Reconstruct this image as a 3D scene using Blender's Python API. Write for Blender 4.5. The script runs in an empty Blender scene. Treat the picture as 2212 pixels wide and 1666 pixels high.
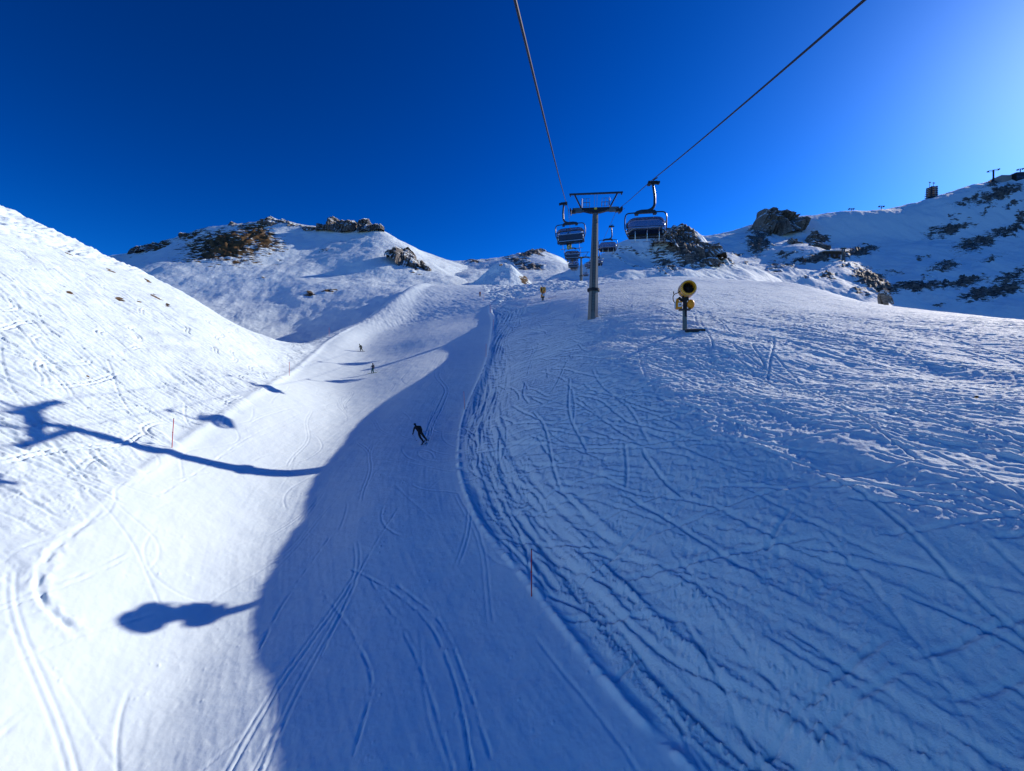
import bpy, bmesh, math, random
import numpy as np
from mathutils import Vector, Matrix

# ------------------------------------------------------------------ camera, sky, sun, exposure
S = bpy.context.scene
C = S.collection
W, H, F = 2212.0, 1666.0, 928.0          # reading frame of the photograph and its focal length
cam_d = bpy.data.cameras.new('camera'); cam = bpy.data.objects.new('camera', cam_d)
C.objects.link(cam); S.camera = cam
cam.location = (0, 0, 0); cam.rotation_euler = (math.radians(90), 0, 0)
cam_d.sensor_width = 36; cam_d.lens = 36 * F / W
cam_d.clip_start = 0.1; cam_d.clip_end = 6000

SUN_AZ, SUN_EL = math.radians(57), math.radians(26.5)
SV = Vector((math.sin(SUN_AZ) * math.cos(SUN_EL), math.cos(SUN_AZ) * math.cos(SUN_EL), math.sin(SUN_EL)))
world = bpy.data.worlds.new('World'); S.world = world; world.use_nodes = True
wt = world.node_tree; wt.nodes.clear()
wo = wt.nodes.new('ShaderNodeOutputWorld'); wb = wt.nodes.new('ShaderNodeBackground')
sk = wt.nodes.new('ShaderNodeTexSky'); sk.sky_type = 'NISHITA'; sk.sun_disc = False
sk.sun_elevation = SUN_EL; sk.sun_rotation = SUN_AZ
sk.altitude = 2400; sk.air_density = 1.0; sk.dust_density = 1.4; sk.ozone_density = 5.0
hs = wt.nodes.new('ShaderNodeHueSaturation')
hs.inputs['Hue'].default_value = 0.495; hs.inputs['Saturation'].default_value = 1.3; hs.inputs['Value'].default_value = 1.0
wt.links.new(sk.outputs[0], hs.inputs['Color']); ga = wt.nodes.new('ShaderNodeGamma'); ga.inputs['Gamma'].default_value = 1.65
wt.links.new(hs.outputs[0], ga.inputs['Color']); wt.links.new(ga.outputs[0], wb.inputs['Color'])
wb.inputs['Strength'].default_value = 0.055
wt.links.new(wb.outputs[0], wo.inputs['Surface'])
sun_d = bpy.data.lights.new('sun', 'SUN'); sun = bpy.data.objects.new('sun', sun_d); C.objects.link(sun)
sun_d.energy = 5.0; sun_d.angle = math.radians(0.36); sun_d.color = (1.0, 0.88, 0.74)
sun.rotation_euler = SV.to_track_quat('Z', 'Y').to_euler(); sun.location = (60, 40, 60)
S.view_settings.view_transform = 'Standard'; S.view_settings.look = 'None'
S.view_settings.exposure = 0.02; S.view_settings.gamma = 1.0
S.cycles.max_bounces = 6; S.cycles.diffuse_bounces = 1; S.cycles.glossy_bounces = 3
S.cycles.transmission_bounces = 6; S.cycles.transparent_max_bounces = 12

rng = np.random.default_rng(7); random.seed(7)

# ------------------------------------------------------------------ helpers
def px(u, v, Y):
    "world point at depth Y on the line of sight through reading-frame pixel (u, v)"
    return ((u - W/2) / F * Y, Y, (H/2 - v) / F * Y)

def tag(o, label=None, cat=None, group=None, kind=None):
    if label: o['label'] = label
    if cat: o['category'] = cat
    if group: o['group'] = group
    if kind: o['kind'] = kind
    return o

def smooth(a, b, x):
    t = np.clip((x - a) / (b - a), 0, 1); return t*t*(3 - 2*t)

def pchip(xk, yk, x):
    "monotone cubic; xk (n,), yk (n, ...) -> x (m,) gives (m, ...)"
    xk = np.asarray(xk, float); yk = np.asarray(yk, float); x = np.asarray(x, float)
    sh = (-1,) + (1,) * (yk.ndim - 1)
    h = np.diff(xk); d = np.diff(yk, axis=0) / h.reshape(sh)
    m = np.zeros_like(yk)
    w1 = (2*h[1:] + h[:-1]).reshape(sh); w2 = (h[1:] + 2*h[:-1]).reshape(sh)
    a, b = d[:-1], d[1:]
    with np.errstate(divide='ignore', invalid='ignore'):
        hm = (w1 + w2) / (w1 / a + w2 / b)
    m[1:-1] = np.where(a * b > 0, hm, 0); m[0] = d[0]; m[-1] = d[-1]
    i = np.clip(np.searchsorted(xk, x) - 1, 0, len(xk) - 2)
    t = np.clip((x - xk[i]) / h[i], -3, 3).reshape(sh); hh = h[i].reshape(sh)
    tc = np.clip(t, 0, 1)
    r = ((1+2*tc)*(1-tc)**2) * yk[i] + tc*(1-tc)**2*hh*m[i] + tc*tc*(3-2*tc)*yk[i+1] + tc*tc*(tc-1)*hh*m[i+1]
    return r + np.where(t < 0, t*hh*m[i], 0) + np.where(t > 1, (t-1)*hh*m[i+1], 0)

TN = 1024
def tile(seed, fx=8, fy=8, slope=1.2, lo=2):
    "periodic noise tile, unit variance; fx, fy: cycles per tile of the dominant features"
    r = np.random.default_rng(seed)
    n = np.fft.rfft2(r.standard_normal((TN, TN)))
    ky = np.fft.fftfreq(TN, 1/TN)[:, None] / fy; kx = np.fft.rfftfreq(TN, 1/TN)[None, :] / fx
    k = np.sqrt(kx*kx + ky*ky)
    a = 1 / (1 + k**2)**slope * (1 - np.exp(-(k*lo)**2))
    z = np.fft.irfft2(n * a, s=(TN, TN)); return ((z - z.mean()) / z.std()).astype(np.float32)
def samp(t, u, v):
    "sample tile at (u, v), tile units (0..1 repeats)"
    u = (u % 1.0) * TN; v = (v % 1.0) * TN
    i = np.floor(u).astype(np.int64); j = np.floor(v).astype(np.int64); fu = u - i; fv = v - j
    i %= TN; j %= TN; i1 = (i+1) % TN; j1 = (j+1) % TN
    return (t[j, i]*(1-fu)*(1-fv) + t[j, i1]*fu*(1-fv) + t[j1, i]*(1-fu)*fv + t[j1, i1]*fu*fv)
T_iso = tile(1, 16, 16, 1.3); T_iso2 = tile(2, 24, 24, 1.0); T_str = tile(3, 60, 8, 1.1); T_lump = tile(4, 90, 90, 2.2, 1.2)
T_str2 = tile(5, 90, 14, 1.2)
T_smo = tile(9, 5, 5, 3.0)
def ridge(t, p=0.8):
    r = -np.abs(t)**p; return ((r - r.mean())/r.std()).astype(np.float32)
T_sr = ridge(tile(12, 36, 5, 1.6)); T_sr2 = ridge(tile(13, 60, 10, 1.6)); T_ir = ridge(tile(14, 30, 30, 1.7))
T_rid = 1 - np.abs(tile(6, 20, 20, 1.5)); T_rid = (T_rid - T_rid.mean()) / T_rid.std()

def grid_mesh(name, P, mat, attrs=None, parent=None):
    "P (n, m, 3) -> one smooth quad-grid mesh object; attrs {name: (n, m)} float attributes"
    n, m = P.shape[:2]
    me = bpy.data.meshes.new(name)
    idx = np.arange(n*m).reshape(n, m)
    q = np.stack([idx[:-1, :-1], idx[:-1, 1:], idx[1:, 1:], idx[1:, :-1]], -1).reshape(-1, 4)
    me.vertices.add(n*m); me.vertices.foreach_set('co', np.ascontiguousarray(P, dtype=np.float32).ravel())
    me.loops.add(q.size); me.loops.foreach_set('vertex_index', q.ravel().astype(np.int32))
    me.polygons.add(len(q)); me.polygons.foreach_set('loop_start', np.arange(0, q.size, 4, dtype=np.int32))
    me.update(calc_edges=True)
    me.polygons.foreach_set('use_smooth', np.ones(len(q), bool))
    for k, a in (attrs or {}).items():
        at = me.attributes.new(k, 'FLOAT', 'POINT'); at.data.foreach_set('value', np.ascontiguousarray(a, dtype=np.float32).ravel())
    me.materials.append(mat); me.update()
    o = bpy.data.objects.new(name, me); C.objects.link(o)
    if parent: o.parent = parent
    return o

# ------------------------------------------------------------------ materials
def new_mat(name):
    m = bpy.data.materials.new(name); m.use_nodes = True
    return m, m.node_tree.nodes, m.node_tree.links, m.node_tree.nodes['Principled BSDF']
def N(ns, t, **kw):
    n = ns.new(t)
    for k, v in kw.items():
        if k in n.inputs: n.inputs[k].default_value = v
        else: setattr(n, k, v)
    return n
def mixc(ns, ls, fac, a, b):
    n = ns.new('ShaderNodeMix'); n.data_type = 'RGBA'
    for s, v in ((n.inputs[0], fac), (n.inputs[6], a), (n.inputs[7], b)):
        if isinstance(v, bpy.types.NodeSocket): ls.new(v, s)
        else: s.default_value = v
    return n.outputs[2]
def maths(ns, ls, op, a, b=0.0, c=None):
    n = ns.new('ShaderNodeMath'); n.operation = op
    for i, v in enumerate((a, b) if c is None else (a, b, c)):
        if isinstance(v, bpy.types.NodeSocket): ls.new(v, n.inputs[i])
        else: n.inputs[i].default_value = v
    return n.outputs[0]

SNOW = (0.72, 0.86, 0.93, 1)
def snow_material(name, fine=0.02, fscale=14.0, rock=False, turf=False, fine2=0.0, fscale2=40.0, rough=False, rs=1.0):
    m, ns, ls, b = new_mat(name)
    geo = ns.new('ShaderNodeNewGeometry')
    n1 = N(ns, 'ShaderNodeTexNoise', Scale=fscale, Detail=8.0, Roughness=0.74 if rough else 0.65); ls.new(geo.outputs['Position'], n1.inputs['Vector'])
    n2 = N(ns, 'ShaderNodeTexNoise', Scale=0.35, Detail=4.0, Roughness=0.6); ls.new(geo.outputs['Position'], n2.inputs['Vector'])
    col = mixc(ns, ls, n2.outputs['Fac'], (0.68, 0.83, 0.91, 1), (0.76, 0.89, 0.95, 1))
    bp = N(ns, 'ShaderNodeBump', Strength=1.0, Distance=fine); ls.new(n1.outputs['Fac'], bp.inputs['Height']); nrm = bp.outputs[0]
    if rough:
        ra = N(ns, 'ShaderNodeAttribute', attribute_name='rough'); ls.new(ra.outputs['Fac'], bp.inputs['Strength'])
    if fine2:
        mp = N(ns, 'ShaderNodeMapping'); mp.inputs['Scale'].default_value = (0.3, 1, 1); mp.inputs['Rotation'].default_value = (0, 0, .5)
        ls.new(geo.outputs['Position'], mp.inputs['Vector'])
        n3 = N(ns, 'ShaderNodeTexNoise', Scale=fscale2, Detail=3.0, Roughness=0.6, Distortion=1.0); ls.new(mp.outputs[0], n3.inputs['Vector'])
        b2 = N(ns, 'ShaderNodeBump', Strength=1.0, Distance=fine2); ls.new(n3.outputs['Fac'], b2.inputs['Height']); ls.new(nrm, b2.inputs['Normal']); nrm = b2.outputs[0]
    ls.new(nrm, b.inputs['Normal'])
    b.inputs['Roughness'].default_value = 0.75; b.inputs['Specular IOR Level'].default_value = 0.25
    b.inputs['IOR'].default_value = 1.31
    if rock:
        at = N(ns, 'ShaderNodeAttribute', attribute_name='rock')
        rc = rock_color(ns, ls, geo, turf)
        mp = N(ns, 'ShaderNodeMapping'); mp.inputs['Scale'].default_value = (0.16*rs, 0.16*rs, 0.75*rs); mp.inputs['Rotation'].default_value = (0, -0.30, 0)
        ls.new(geo.outputs['Position'], mp.inputs['Vector'])
        nr = N(ns, 'ShaderNodeTexNoise', Scale=1.0, Detail=6.0, Roughness=0.68); ls.new(mp.outputs[0], nr.inputs['Vector'])
        f = maths(ns, ls, 'MULTIPLY_ADD', maths(ns, ls, 'SUBTRACT', nr.outputs['Fac'], 0.5), 3.6, maths(ns, ls, 'SUBTRACT', at.outputs['Fac'], 0.60))
        gate = N_clamp(ns, ls, maths(ns, ls, 'MULTIPLY', at.outputs['Fac'], 12.0))
        f = maths(ns, ls, 'MULTIPLY', N_clamp(ns, ls, maths(ns, ls, 'MULTIPLY_ADD', f, 9.0, 0.5)), gate)
        col = mixc(ns, ls, f, col, rc)
    ls.new(col, b.inputs['Base Color'])
    return m
def N_clamp(ns, ls, v):
    n = ns.new('ShaderNodeClamp'); ls.new(v, n.inputs[0]); return n.outputs[0]
def rock_color(ns, ls, geo, turf=False, s=1.0):
    nA = N(ns, 'ShaderNodeTexNoise', Scale=0.12*s, Detail=8.0, Roughness=0.7); ls.new(geo.outputs['Position'], nA.inputs['Vector'])
    mp = N(ns, 'ShaderNodeMapping'); mp.inputs['Scale'].default_value = (0.25*s, 0.25*s, 1.3*s)
    ls.new(geo.outputs['Position'], mp.inputs['Vector'])
    nB = N(ns, 'ShaderNodeTexNoise', Scale=1.0, Detail=6.0, Roughness=0.7); ls.new(mp.outputs[0], nB.inputs['Vector'])
    if turf: a, c, d = (0.085, 0.050, 0.022, 1), (0.24, 0.15, 0.065, 1), (0.05, 0.035, 0.02, 1)
    else: a, c, d = (0.13, 0.12, 0.11, 1), (0.34, 0.30, 0.26, 1), (0.045, 0.042, 0.042, 1)
    c1 = mixc(ns, ls, nA.outputs['Fac'], a, c)
    r = ns.new('ShaderNodeValToRGB'); r.color_ramp.elements[0].position = 0.42; r.color_ramp.elements[1].position = 0.58
    ls.new(nB.outputs['Fac'], r.inputs[0])
    return mixc(ns, ls, r.outputs[0], d, c1)

M_snow = snow_material('packed_snow', 0.06, 6.0, rock=True, turf=True, rough=True, rs=5.0)
M_far = snow_material('mountain_snow', 0.35, 0.4, rock=True, fine2=0.12, fscale2=0.9)
M_turf = snow_material('mountain_snow_and_turf', 0.4, 0.35, fine2=0.16, fscale2=0.9, rock=True, turf=True)

# ------------------------------------------------------------------ near slope: cross-sections (x, z) of the same 13 lines at each depth
# lines: far left, left slope, left slope foot, piste rim, gully line, piste middle, piste right edge, bank, hill, shoulder, top, brow, far right
SEC = {
   1: [(-90,15),(-50,3),(-26,-8),(-15.0,-12.6),(-6,-15.2),(2,-14.5),(14,-13.4),(19,-11),(27,-7.5),(38,-4),(60,-2.4),(80,-2.5),(120,-6)],
   6: [(-90,17),(-52,5),(-29,-6.5),(-16.5,-11.4),(-8,-14.3),(0,-13.9),(10,-12.9),(15,-10.7),(22,-7.5),(34,-3.4),(60,-1.2),(80,-1.4),(120,-5)],
  10: [(-92,19),(-54,7),(-32,-4.4),(-17.8,-10.3),(-10,-13.5),(-2,-13.0),(7.2,-12.0),(12,-9.5),(20,-5.4),(33,-2.6),(58,-2.2),(80,-2.5),(120,-4)],
  14: [(-92,21),(-55,9),(-34,-2.6),(-19.0,-9.1),(-11.5,-12.6),(-4,-12.0),(3.9,-11.0),(9,-8.2),(18,-4.2),(32,-2.2),(56,-1.2),(79,-1),(120,-3)],
  20: [(-93,23),(-56,11),(-35,-.8),(-21.2,-7.3),(-12.8,-11.3),(-6,-10.6),(0.8,-9.6),(6,-6.6),(15,-2.9),(29,-.8),(53,.4),(77,.8),(120,-2)],
  27: [(-94,26),(-58,13),(-38,1.6),(-23.5,-5.6),(-14.2,-9.6),(-8,-8.7),(-2.7,-8.0),(3.5,-4.6),(12,-.8),(25,.4),(50,1.9),(74,2.0),(120,-1)],
  35: [(-94,28),(-60,15),(-40,4.0),(-26,-4.1),(-16,-7.7),(-10,-6.8),(-4.6,-6.0),(2,-1.9),(10,1.9),(22,3.6),(46,4.3),(71,3.7),(120,0)],
  50: [(-95,31),(-62,17),(-44,7.0),(-29.2,-.6),(-19,-4.3),(-12,-3.8),(-5.7,-3.2),(1.5,1.8),(9.5,7.0),(19,9.0),(40,8.5),(65,7.1),(120,1)],
  70: [(-96,33.5),(-66,18.5),(-50,11),(-35.5,2.4),(-26,0.6),(-15,2.6),(-4.3,4.3),(3,9),(14,13.9),(28,15.5),(50,14.5),(66,12.2),(120,2)],
  85: [(-98,34),(-66,18.8),(-54,11.8),(-39,6.4),(-29,4.6),(-17,6.8),(-4.4,9.4),(4,13.6),(16,18.0),(33,19.8),(58,19.4),(72,15),(120,2)],
  97: [(-102,26),(-70,13),(-56,8.0),(-41.3,10.2),(-33,8.4),(-19,11.2),(-4.6,14.2),(4.5,18),(18,21.4),(38,23.4),(61,23.4),(76,17),(120,2)],
 112: [(-110,16),(-80,8),(-62,6.8),(-42.5,14.8),(-35,13.2),(-20,16.0),(-6,19.2),(3,22.3),(18,25.2),(42,28.4),(65,26.5),(82,20),(130,3)],
 130: [(-110,12),(-90,8),(-62,8.5),(-41,21.0),(-32,20.2),(-21,22.6),(-8,25.8),(2,27.2),(18,29.6),(46,32.0),(70,28.5),(90,21),(130,4)],
 155: [(-110,12),(-90,10),(-60,14),(-40,32.5),(-34,31.4),(-23,32.0),(-11,33.6),(-1,34.6),(18,36.9),(48,36.5),(75,27),(100,18),(140,4)],
 180: [(-110,12),(-90,12),(-58,20),(-39,42.6),(-34,41.6),(-24,41.6),(-14,41.6),(-4,41.3),(20,43.4),(50,39),(80,27),(110,16),(150,4)],
 215: [(-110,12),(-90,14),(-60,26),(-42,50.0),(-36,49.5),(-26,49.5),(-17,49.6),(-6,49.0),(22,47),(52,39),(84,24),(115,12),(160,2)],
 260: [(-110,12),(-90,14),(-64,28),(-46,54),(-38,54),(-28,54),(-18,54),(-6,52),(22,45),(52,36),(84,20),(115,8),(160,0)],
}
ys_k = np.array(sorted(SEC)); sec = np.array([SEC[k] for k in sorted(SEC)], float)   # (n, 13, 2)
GX0, GY0, GD = -150.0, 1.0, 0.3
gx = np.arange(GX0, 185, GD); gy = np.arange(GY0, 262, GD)
L = pchip(ys_k, sec, gy)                                  # (rows, 13, 2)
BASE = np.empty((len(gy), len(gx)), np.float32)
for j in range(len(gy)):
    BASE[j] = pchip(L[j, :, 0], L[j, :, 1], gx)
# soften with a small blur
def blur(A, s):
    n, m = A.shape; p = int(s*4) + 2
    B = np.pad(A, p, mode='edge'); ky = np.fft.fftfreq(B.shape[0])[:, None]; kx = np.fft.rfftfreq(B.shape[1])[None, :]
    return np.fft.irfft2(np.fft.rfft2(B) * np.exp(-2*(math.pi*s)**2*(kx*kx + ky*ky)), s=B.shape)[p:p+n, p:p+m].astype(np.float32)
BASE = blur(BASE, 1.6)
def bil(A, x, y, x0, y0, d):
    u = np.clip((x - x0) / d, 0, A.shape[1] - 1.001); v = np.clip((y - y0) / d, 0, A.shape[0] - 1.001)
    i = u.astype(np.int64); j = v.astype(np.int64); fu = u - i; fv = v - j
    return A[j, i]*(1-fu)*(1-fv) + A[j, i+1]*fu*(1-fv) + A[j+1, i]*(1-fu)*fv + A[j+1, i+1]*fu*fv
def line_x(k, y): return np.interp(y, gy, L[:, k, 0])
EDGE = lambda y: line_x(6, y)
RIM = lambda y: line_x(3, y)
# ------------------------------------------------------------------ snow relief: ski tracks and lumps in world metres
DX0, DX1, DY0, DY1, DD = -75.0, 85.0, 3.0, 125.0, 0.07
dnx, dny = int((DX1-DX0)/DD), int((DY1-DY0)/DD)
def splat(x, y, w):
    G = np.zeros(dnx*dny, np.float32)
    u = (x - DX0)/DD; v = (y - DY0)/DD
    ok = (u > 1) & (u < dnx-2) & (v > 1) & (v < dny-2); u, v, w = u[ok], v[ok], w[ok]
    i = u.astype(int); j = v.astype(int); fu = u-i; fv = v-j
    for a, b, c in ((0,0,(1-fu)*(1-fv)), (1,0,fu*(1-fv)), (0,1,(1-fu)*fv), (1,1,fu*fv)):
        G += np.bincount((j+b)*dnx + i+a, weights=w*c, minlength=dnx*dny).astype(np.float32)
    return G.reshape(dny, dnx)
def tracks(n, box, heading, hspread, length, wig, wlen, seed, pair=0.0, field=None):
    "n ski tracks: returns x, y, strength of densely spaced points"
    r = np.random.default_rng(seed)
    x = r.uniform(box[0], box[1], n); y = r.uniform(box[2], box[3], n)
    h0 = heading + r.normal(0, hspread, n); ln = length * r.uniform(0.4, 1.6, n)
    A = wig * r.uniform(0.2, 1.3, n); k = 2*math.pi / (wlen * r.uniform(0.6, 1.6, n)); ph = r.uniform(0, 6.28, n)
    st = r.uniform(0.35, 1.0, n); bend = r.normal(0, 0.02, n)
    steps = int(length*1.6/DD); X, Y, Wt = [], [], []
    for s in range(steps):
        d = s*DD; act = d < ln
        if not act.any(): break
        h = h0 + A*np.sin(k*d + ph) + bend*d
        if field is not None: h = h + field(x, y)
        x = x + np.cos(h)*DD; y = y + np.sin(h)*DD
        f = st * np.minimum(1, np.minimum(d, ln - d) / 0.8 + 0.1) * act
        if pair:
            X += [x - np.sin(h)*pair, x + np.sin(h)*pair]; Y += [y + np.cos(h)*pair, y - np.cos(h)*pair]; Wt += [f, f*0.8]
        else: X.append(x.copy()); Y.append(y.copy()); Wt.append(f)
    X = np.concatenate(X); Y = np.concatenate(Y); Wt = np.concatenate(Wt); k = Wt > 0
    return X[k], Y[k], Wt[k]
def fft_blurs(G, specs):
    p = 24; B = np.pad(G, p); Fh = np.fft.rfft2(B); ky = np.fft.fftfreq(B.shape[0])[:, None]; kx = np.fft.rfftfreq(B.shape[1])[None, :]
    kk = kx*kx + ky*ky; K = 0
    for a, s in specs: K = K + a*np.exp(-2*(math.pi*s/DD)**2*kk)
    return np.fft.irfft2(Fh*K, s=B.shape)[p:-p, p:-p].astype(np.float32)
down = -math.pi/2
dxs = DX0 + np.arange(dnx)*DD; dys = DY0 + np.arange(dny)*DD
EX = EDGE(dys)[:, None]; RX = RIM(dys)[:, None]
DXg, DYg = np.meshgrid(dxs, dys); DXg = DXg.astype(np.float32); DYg = DYg.astype(np.float32)
dist_e = DXg - EX                                   # metres right of the piste edge
m_right = smooth(0.0, 0.9, dist_e)
m_left = 1 - smooth(-1.2, 0.4, DXg - RX - samp(T_iso, DYg/60, DYg*0+.3)*0.8)
near_fade = smooth(22, 10, DYg)                     # the rough left slope is smooth close to the lift
m_left = m_left * (1 - 0.55*smooth(26, 16, DYg))
m_piste = (1 - m_right) * (1 - m_left)
D = np.zeros((dny, dnx), np.float32)
# right hill: long tracks running down and to the right, traverses across
def fr(x, y): return -0.0*x
warp = samp(T_smo, DXg/150, DYg/150)
along = DYg
def fam(t, ang, cu, cv, off=0.0, w=1.0):
    "streak family running along heading ang (radians)"
    c, sn = math.cos(ang), math.sin(ang)
    return samp(t, (DXg*sn - DYg*c + w*warp)/cu + off, (DXg*c + DYg*sn)/cv + off)
mk = lambda o, k=90: np.clip(0.55 + 0.75*samp(T_smo, DXg/k + o, DYg/k + o*1.7), 0.05, 1.6)
cross = dist_e + 1.0*warp
flat_top = smooth(0, 1, (DYg - 30 - 0.0*DXg)/30)*smooth(6, 18, dist_e)
rel = 0.020*fam(T_sr, -0.98, 30, 50, .1)*mk(.1) + 0.014*fam(T_sr, -0.80, 24, 34, .5)*mk(.6) + 0.03*fam(T_sr, -1.0, 90, 90, .3, 1.5)*mk(.3)
rel += (0.014*fam(T_sr2, -0.95, 20, 30, .2, .6) + 0.010*fam(T_sr2, -0.35, 20, 30, .8, .6))*mk(.8, 60)
rel *= 1 - 0.55*flat_top
rel += (0.010*samp(T_ir, DXg/13, DYg/13)*mk(.45, 50) + 0.012*samp(T_ir, DXg/34+.3, DYg/34))*(1-.5*flat_top) + 0.008*samp(T_iso2, DXg/14, DYg/14) + (0.10*fam(T_smo, -1.0, 26, 60, .2))*(1-.8*flat_top) + .02*samp(T_iso, DXg/60, DYg/60)
lump = np.clip(samp(T_lump, DXg/17, DYg/17) - 0.3, 0, 3)
lump2 = np.clip(samp(T_lump, DXg/9+.4, DYg/9) - 0.3, 0, 3)
edge_band = smooth(0.2, 1.0, dist_e) * smooth(7, 2.5, dist_e + .8*warp)
chunk = np.clip(samp(T_str, cross/70+.1, along/90), 0, 2)
lumpm = 0.008 + 0.055*edge_band*chunk + 0.018*np.clip(samp(T_iso, DXg/40+.5, DYg/40), 0, 2)
rel = rel + (.8*lump + .55*lump2)*lumpm*(1 - .6*flat_top) + 0.075*edge_band*samp(T_str, cross/55+.7, along/90)
D += m_right*rel*smooth(-0.3, 2, dist_e)
XYW = tracks(2400, (-6, 80, 6, 122), down+0.6, 0.38, 8, 0.16, 11, 11)
G = splat(*XYW); D += m_right*fft_blurs(np.minimum(G, 2.0), [(-0.42, 0.05), (0.42, 0.12), (-.05, .4)])*(1-.4*flat_top)
XYW = tracks(1100, (-4, 80, 6, 120), -0.3, 0.45, 5, 0.15, 7, 12)
G = splat(*XYW); D += m_right*fft_blurs(np.minimum(G, 2.0), [(-0.40, 0.05), (0.38, 0.115)])*(1-.4*flat_top)
XYW = tracks(70, (0, 75, 6, 100), down+0.75, 0.3, 8, 0.2, 12, 13)
G = splat(*XYW); D += m_right*fft_blurs(np.minimum(G, 1.6), [(-1.5, 0.30), (1.8, 0.46)])*0.4
# left slope: traverses across the hill, lumps, a few turns
def faml(t, ang, cu, cv, off): c, sn = math.cos(ang), math.sin(ang); return samp(t, (DXg*sn - DYg*c + .5*warp)/cu + off, (DXg*c + DYg*sn)/cv + off)
rl = 0.022*faml(T_sr, 3.05, 34, 60, .2)*mk(.2, 60) + 0.018*faml(T_sr, 2.75, 26, 40, .6)*mk(.9, 60) + 0.010*faml(T_sr2, 3.0, 20, 30, .4) + 0.012*samp(T_iso2, DXg/12, DYg/12) + (lump + .5*lump2)*0.030*np.clip(.2+samp(T_iso, DXg/30, DYg/30), 0, 2) + .06*samp(T_iso, DXg/80, DYg/80)
D += m_left*rl
XYW = tracks(1500, (-75, -18, 8, 110), math.pi+0.12, 0.24, 14, 0.15, 10, 21)
G = splat(*XYW); D += m_left*fft_blurs(np.minimum(G, 2.0), [(-0.40, 0.055), (0.40, 0.125)])
XYW = tracks(110, (-70, -20, 20, 100), down+0.3, 0.5, 9, 0.8, 8, 22, pair=0.16)
G = splat(*XYW); D += m_left*fft_blurs(np.minimum(G, 1.5), [(-0.75, 0.07), (0.6, 0.14)])
# groomed piste: shallow corduroy wear, carved turns
D += m_piste*(0.003*samp(T_iso2, DXg/11, DYg/11) + 0.003*samp(T_str, (DXg-EX)/40+.4, DYg/60) + 0.012*samp(T_iso, DXg/50, DYg/50) + .05*samp(T_smo, DXg/60, DYg/60))
XYW = tracks(260, (-48, 10, 4, 122), down+0.15, 0.5, 8, 0.55, 13, 31)
G = splat(*XYW); D += m_piste*fft_blurs(np.minimum(G, 1.6), [(-0.11, 0.045), (0.10, 0.09)])
XYW = tracks(46, (-30, 8, 4, 80), down+0.1, 0.35, 10, 0.3, 14, 32, pair=0.12)
G = splat(*XYW); D += m_piste*fft_blurs(np.minimum(G, 1.6), [(-0.12, 0.04), (0.10, 0.08)])
D += m_piste*np.clip(samp(T_lump, DXg/12+.2, DYg/12) - 1.9, 0, 2)*0.03*np.clip(samp(T_iso, DXg/50+.7, DYg/50), 0, 2)
# ridge of pushed snow along the piste edge
D += 0.15*np.exp(-((dist_e - 0.25)/0.15)**2)*(0.7+0.4*samp(T_iso2, DYg/30, DYg*0))
D += 0.17*np.exp(-((DXg - RX)/0.5)**2)*smooth(20, 32, DYg)
D += 0.30*np.exp(-((dist_e - 0.6)/0.55)**2)*smooth(40, 60, DYg)
# the long curved turn in the lower left corner and its crossing lines
def hit0(u, v):
    ys = np.exp(np.linspace(math.log(6), math.log(200), 3000)); x = (u-W/2)/F*ys; z = (H/2-v)/F*ys
    k = np.nonzero(bil(BASE, x, ys, GX0, GY0, GD) >= z)[0][0]; return x[k], ys[k]
def curve(pts, w, n=1500):
    P = np.array([hit0(*p) for p in pts]); t = np.arange(len(P)); tt = np.linspace(0, len(P)-1, n)
    seg = np.hypot(*np.diff(P, axis=0).T).sum(); return pchip(t, P[:, 0], tt), pchip(t, P[:, 1], tt), np.full(n, w*seg/DD/n)
arcs = [([(348,993),(253,1072),(181,1137),(119,1188),(89,1232),(83,1275),(98,1311),(138,1348),(167,1369)], 2.2)]
lines = [([(912,960),(935,900),(960,850),(940,800),(975,730)], 1.6), ([(922,962),(945,900),(968,850),(950,800),(985,730)], 1.4), ([(0,1322),(100,1285),(200,1245),(282,1203)], 1.0), ([(0,1310),(90,1272),(180,1240),(275,1195)], .8), ([(0,1195),(75,1180),(145,1156),(200,1122)], .9), ([(640,905),(500,975),(420,1020),(350,1062)], .8), ([(655,890),(540,945),(450,1000)], .7),
         ([(745,1690),(800,1500),(770,1380),(700,1280)], 1.2), ([(1020,1666),(990,1500),(930,1350),(840,1270),(760,1230)], 1.3), ([(1060,1640),(1010,1480),(950,1340),(860,1262)], 1.0), ([(720,1150),(620,1290),(560,1400)], .9), ([(860,1100),(770,1250),(690,1420)], .9), ([(980,1666),(900,1420),(800,1250)], .8)]
for L_, sp in ((arcs, [(-.35, .10), (.5, .24)]), (lines, [(-.12, .04), (.10, .085)])):
    X = [curve(*c) for c in L_]; G = splat(*[np.concatenate([q[i] for q in X]) for i in range(3)]); D += fft_blurs(np.minimum(G, 3), sp)*(.5 if L_ is arcs else 1)*np.clip(.7 + .5*samp(T_iso2, DXg/25, DYg/25), 0, 1.5)
D *= 1.0
def mesh_detail(x, y):
    inn = (x > DX0+1) & (x < DX1-1) & (y > DY0+.5) & (y < DY1-1)
    f = smooth(DX0, DX0+6, x)*(1-smooth(DX1-8, DX1, x))*(1-smooth(DY1-15, DY1, y))*smooth(DY0, DY0+1, y)
    d = bil(D, x, y, DX0, DY0, DD)*f
    off = 0.25 + 0.75*np.maximum(smooth(0, 3, x - EDGE(y)), smooth(2, 8, RIM(y) - x))
    d2 = off*(0.08*samp(T_str, (x+0.45*y)/80, y/90) + 0.05*samp(T_iso2, x/40, y/40) + 0.2*samp(T_iso, x/120, y/120))
    return d + d2*(1-f)
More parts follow.
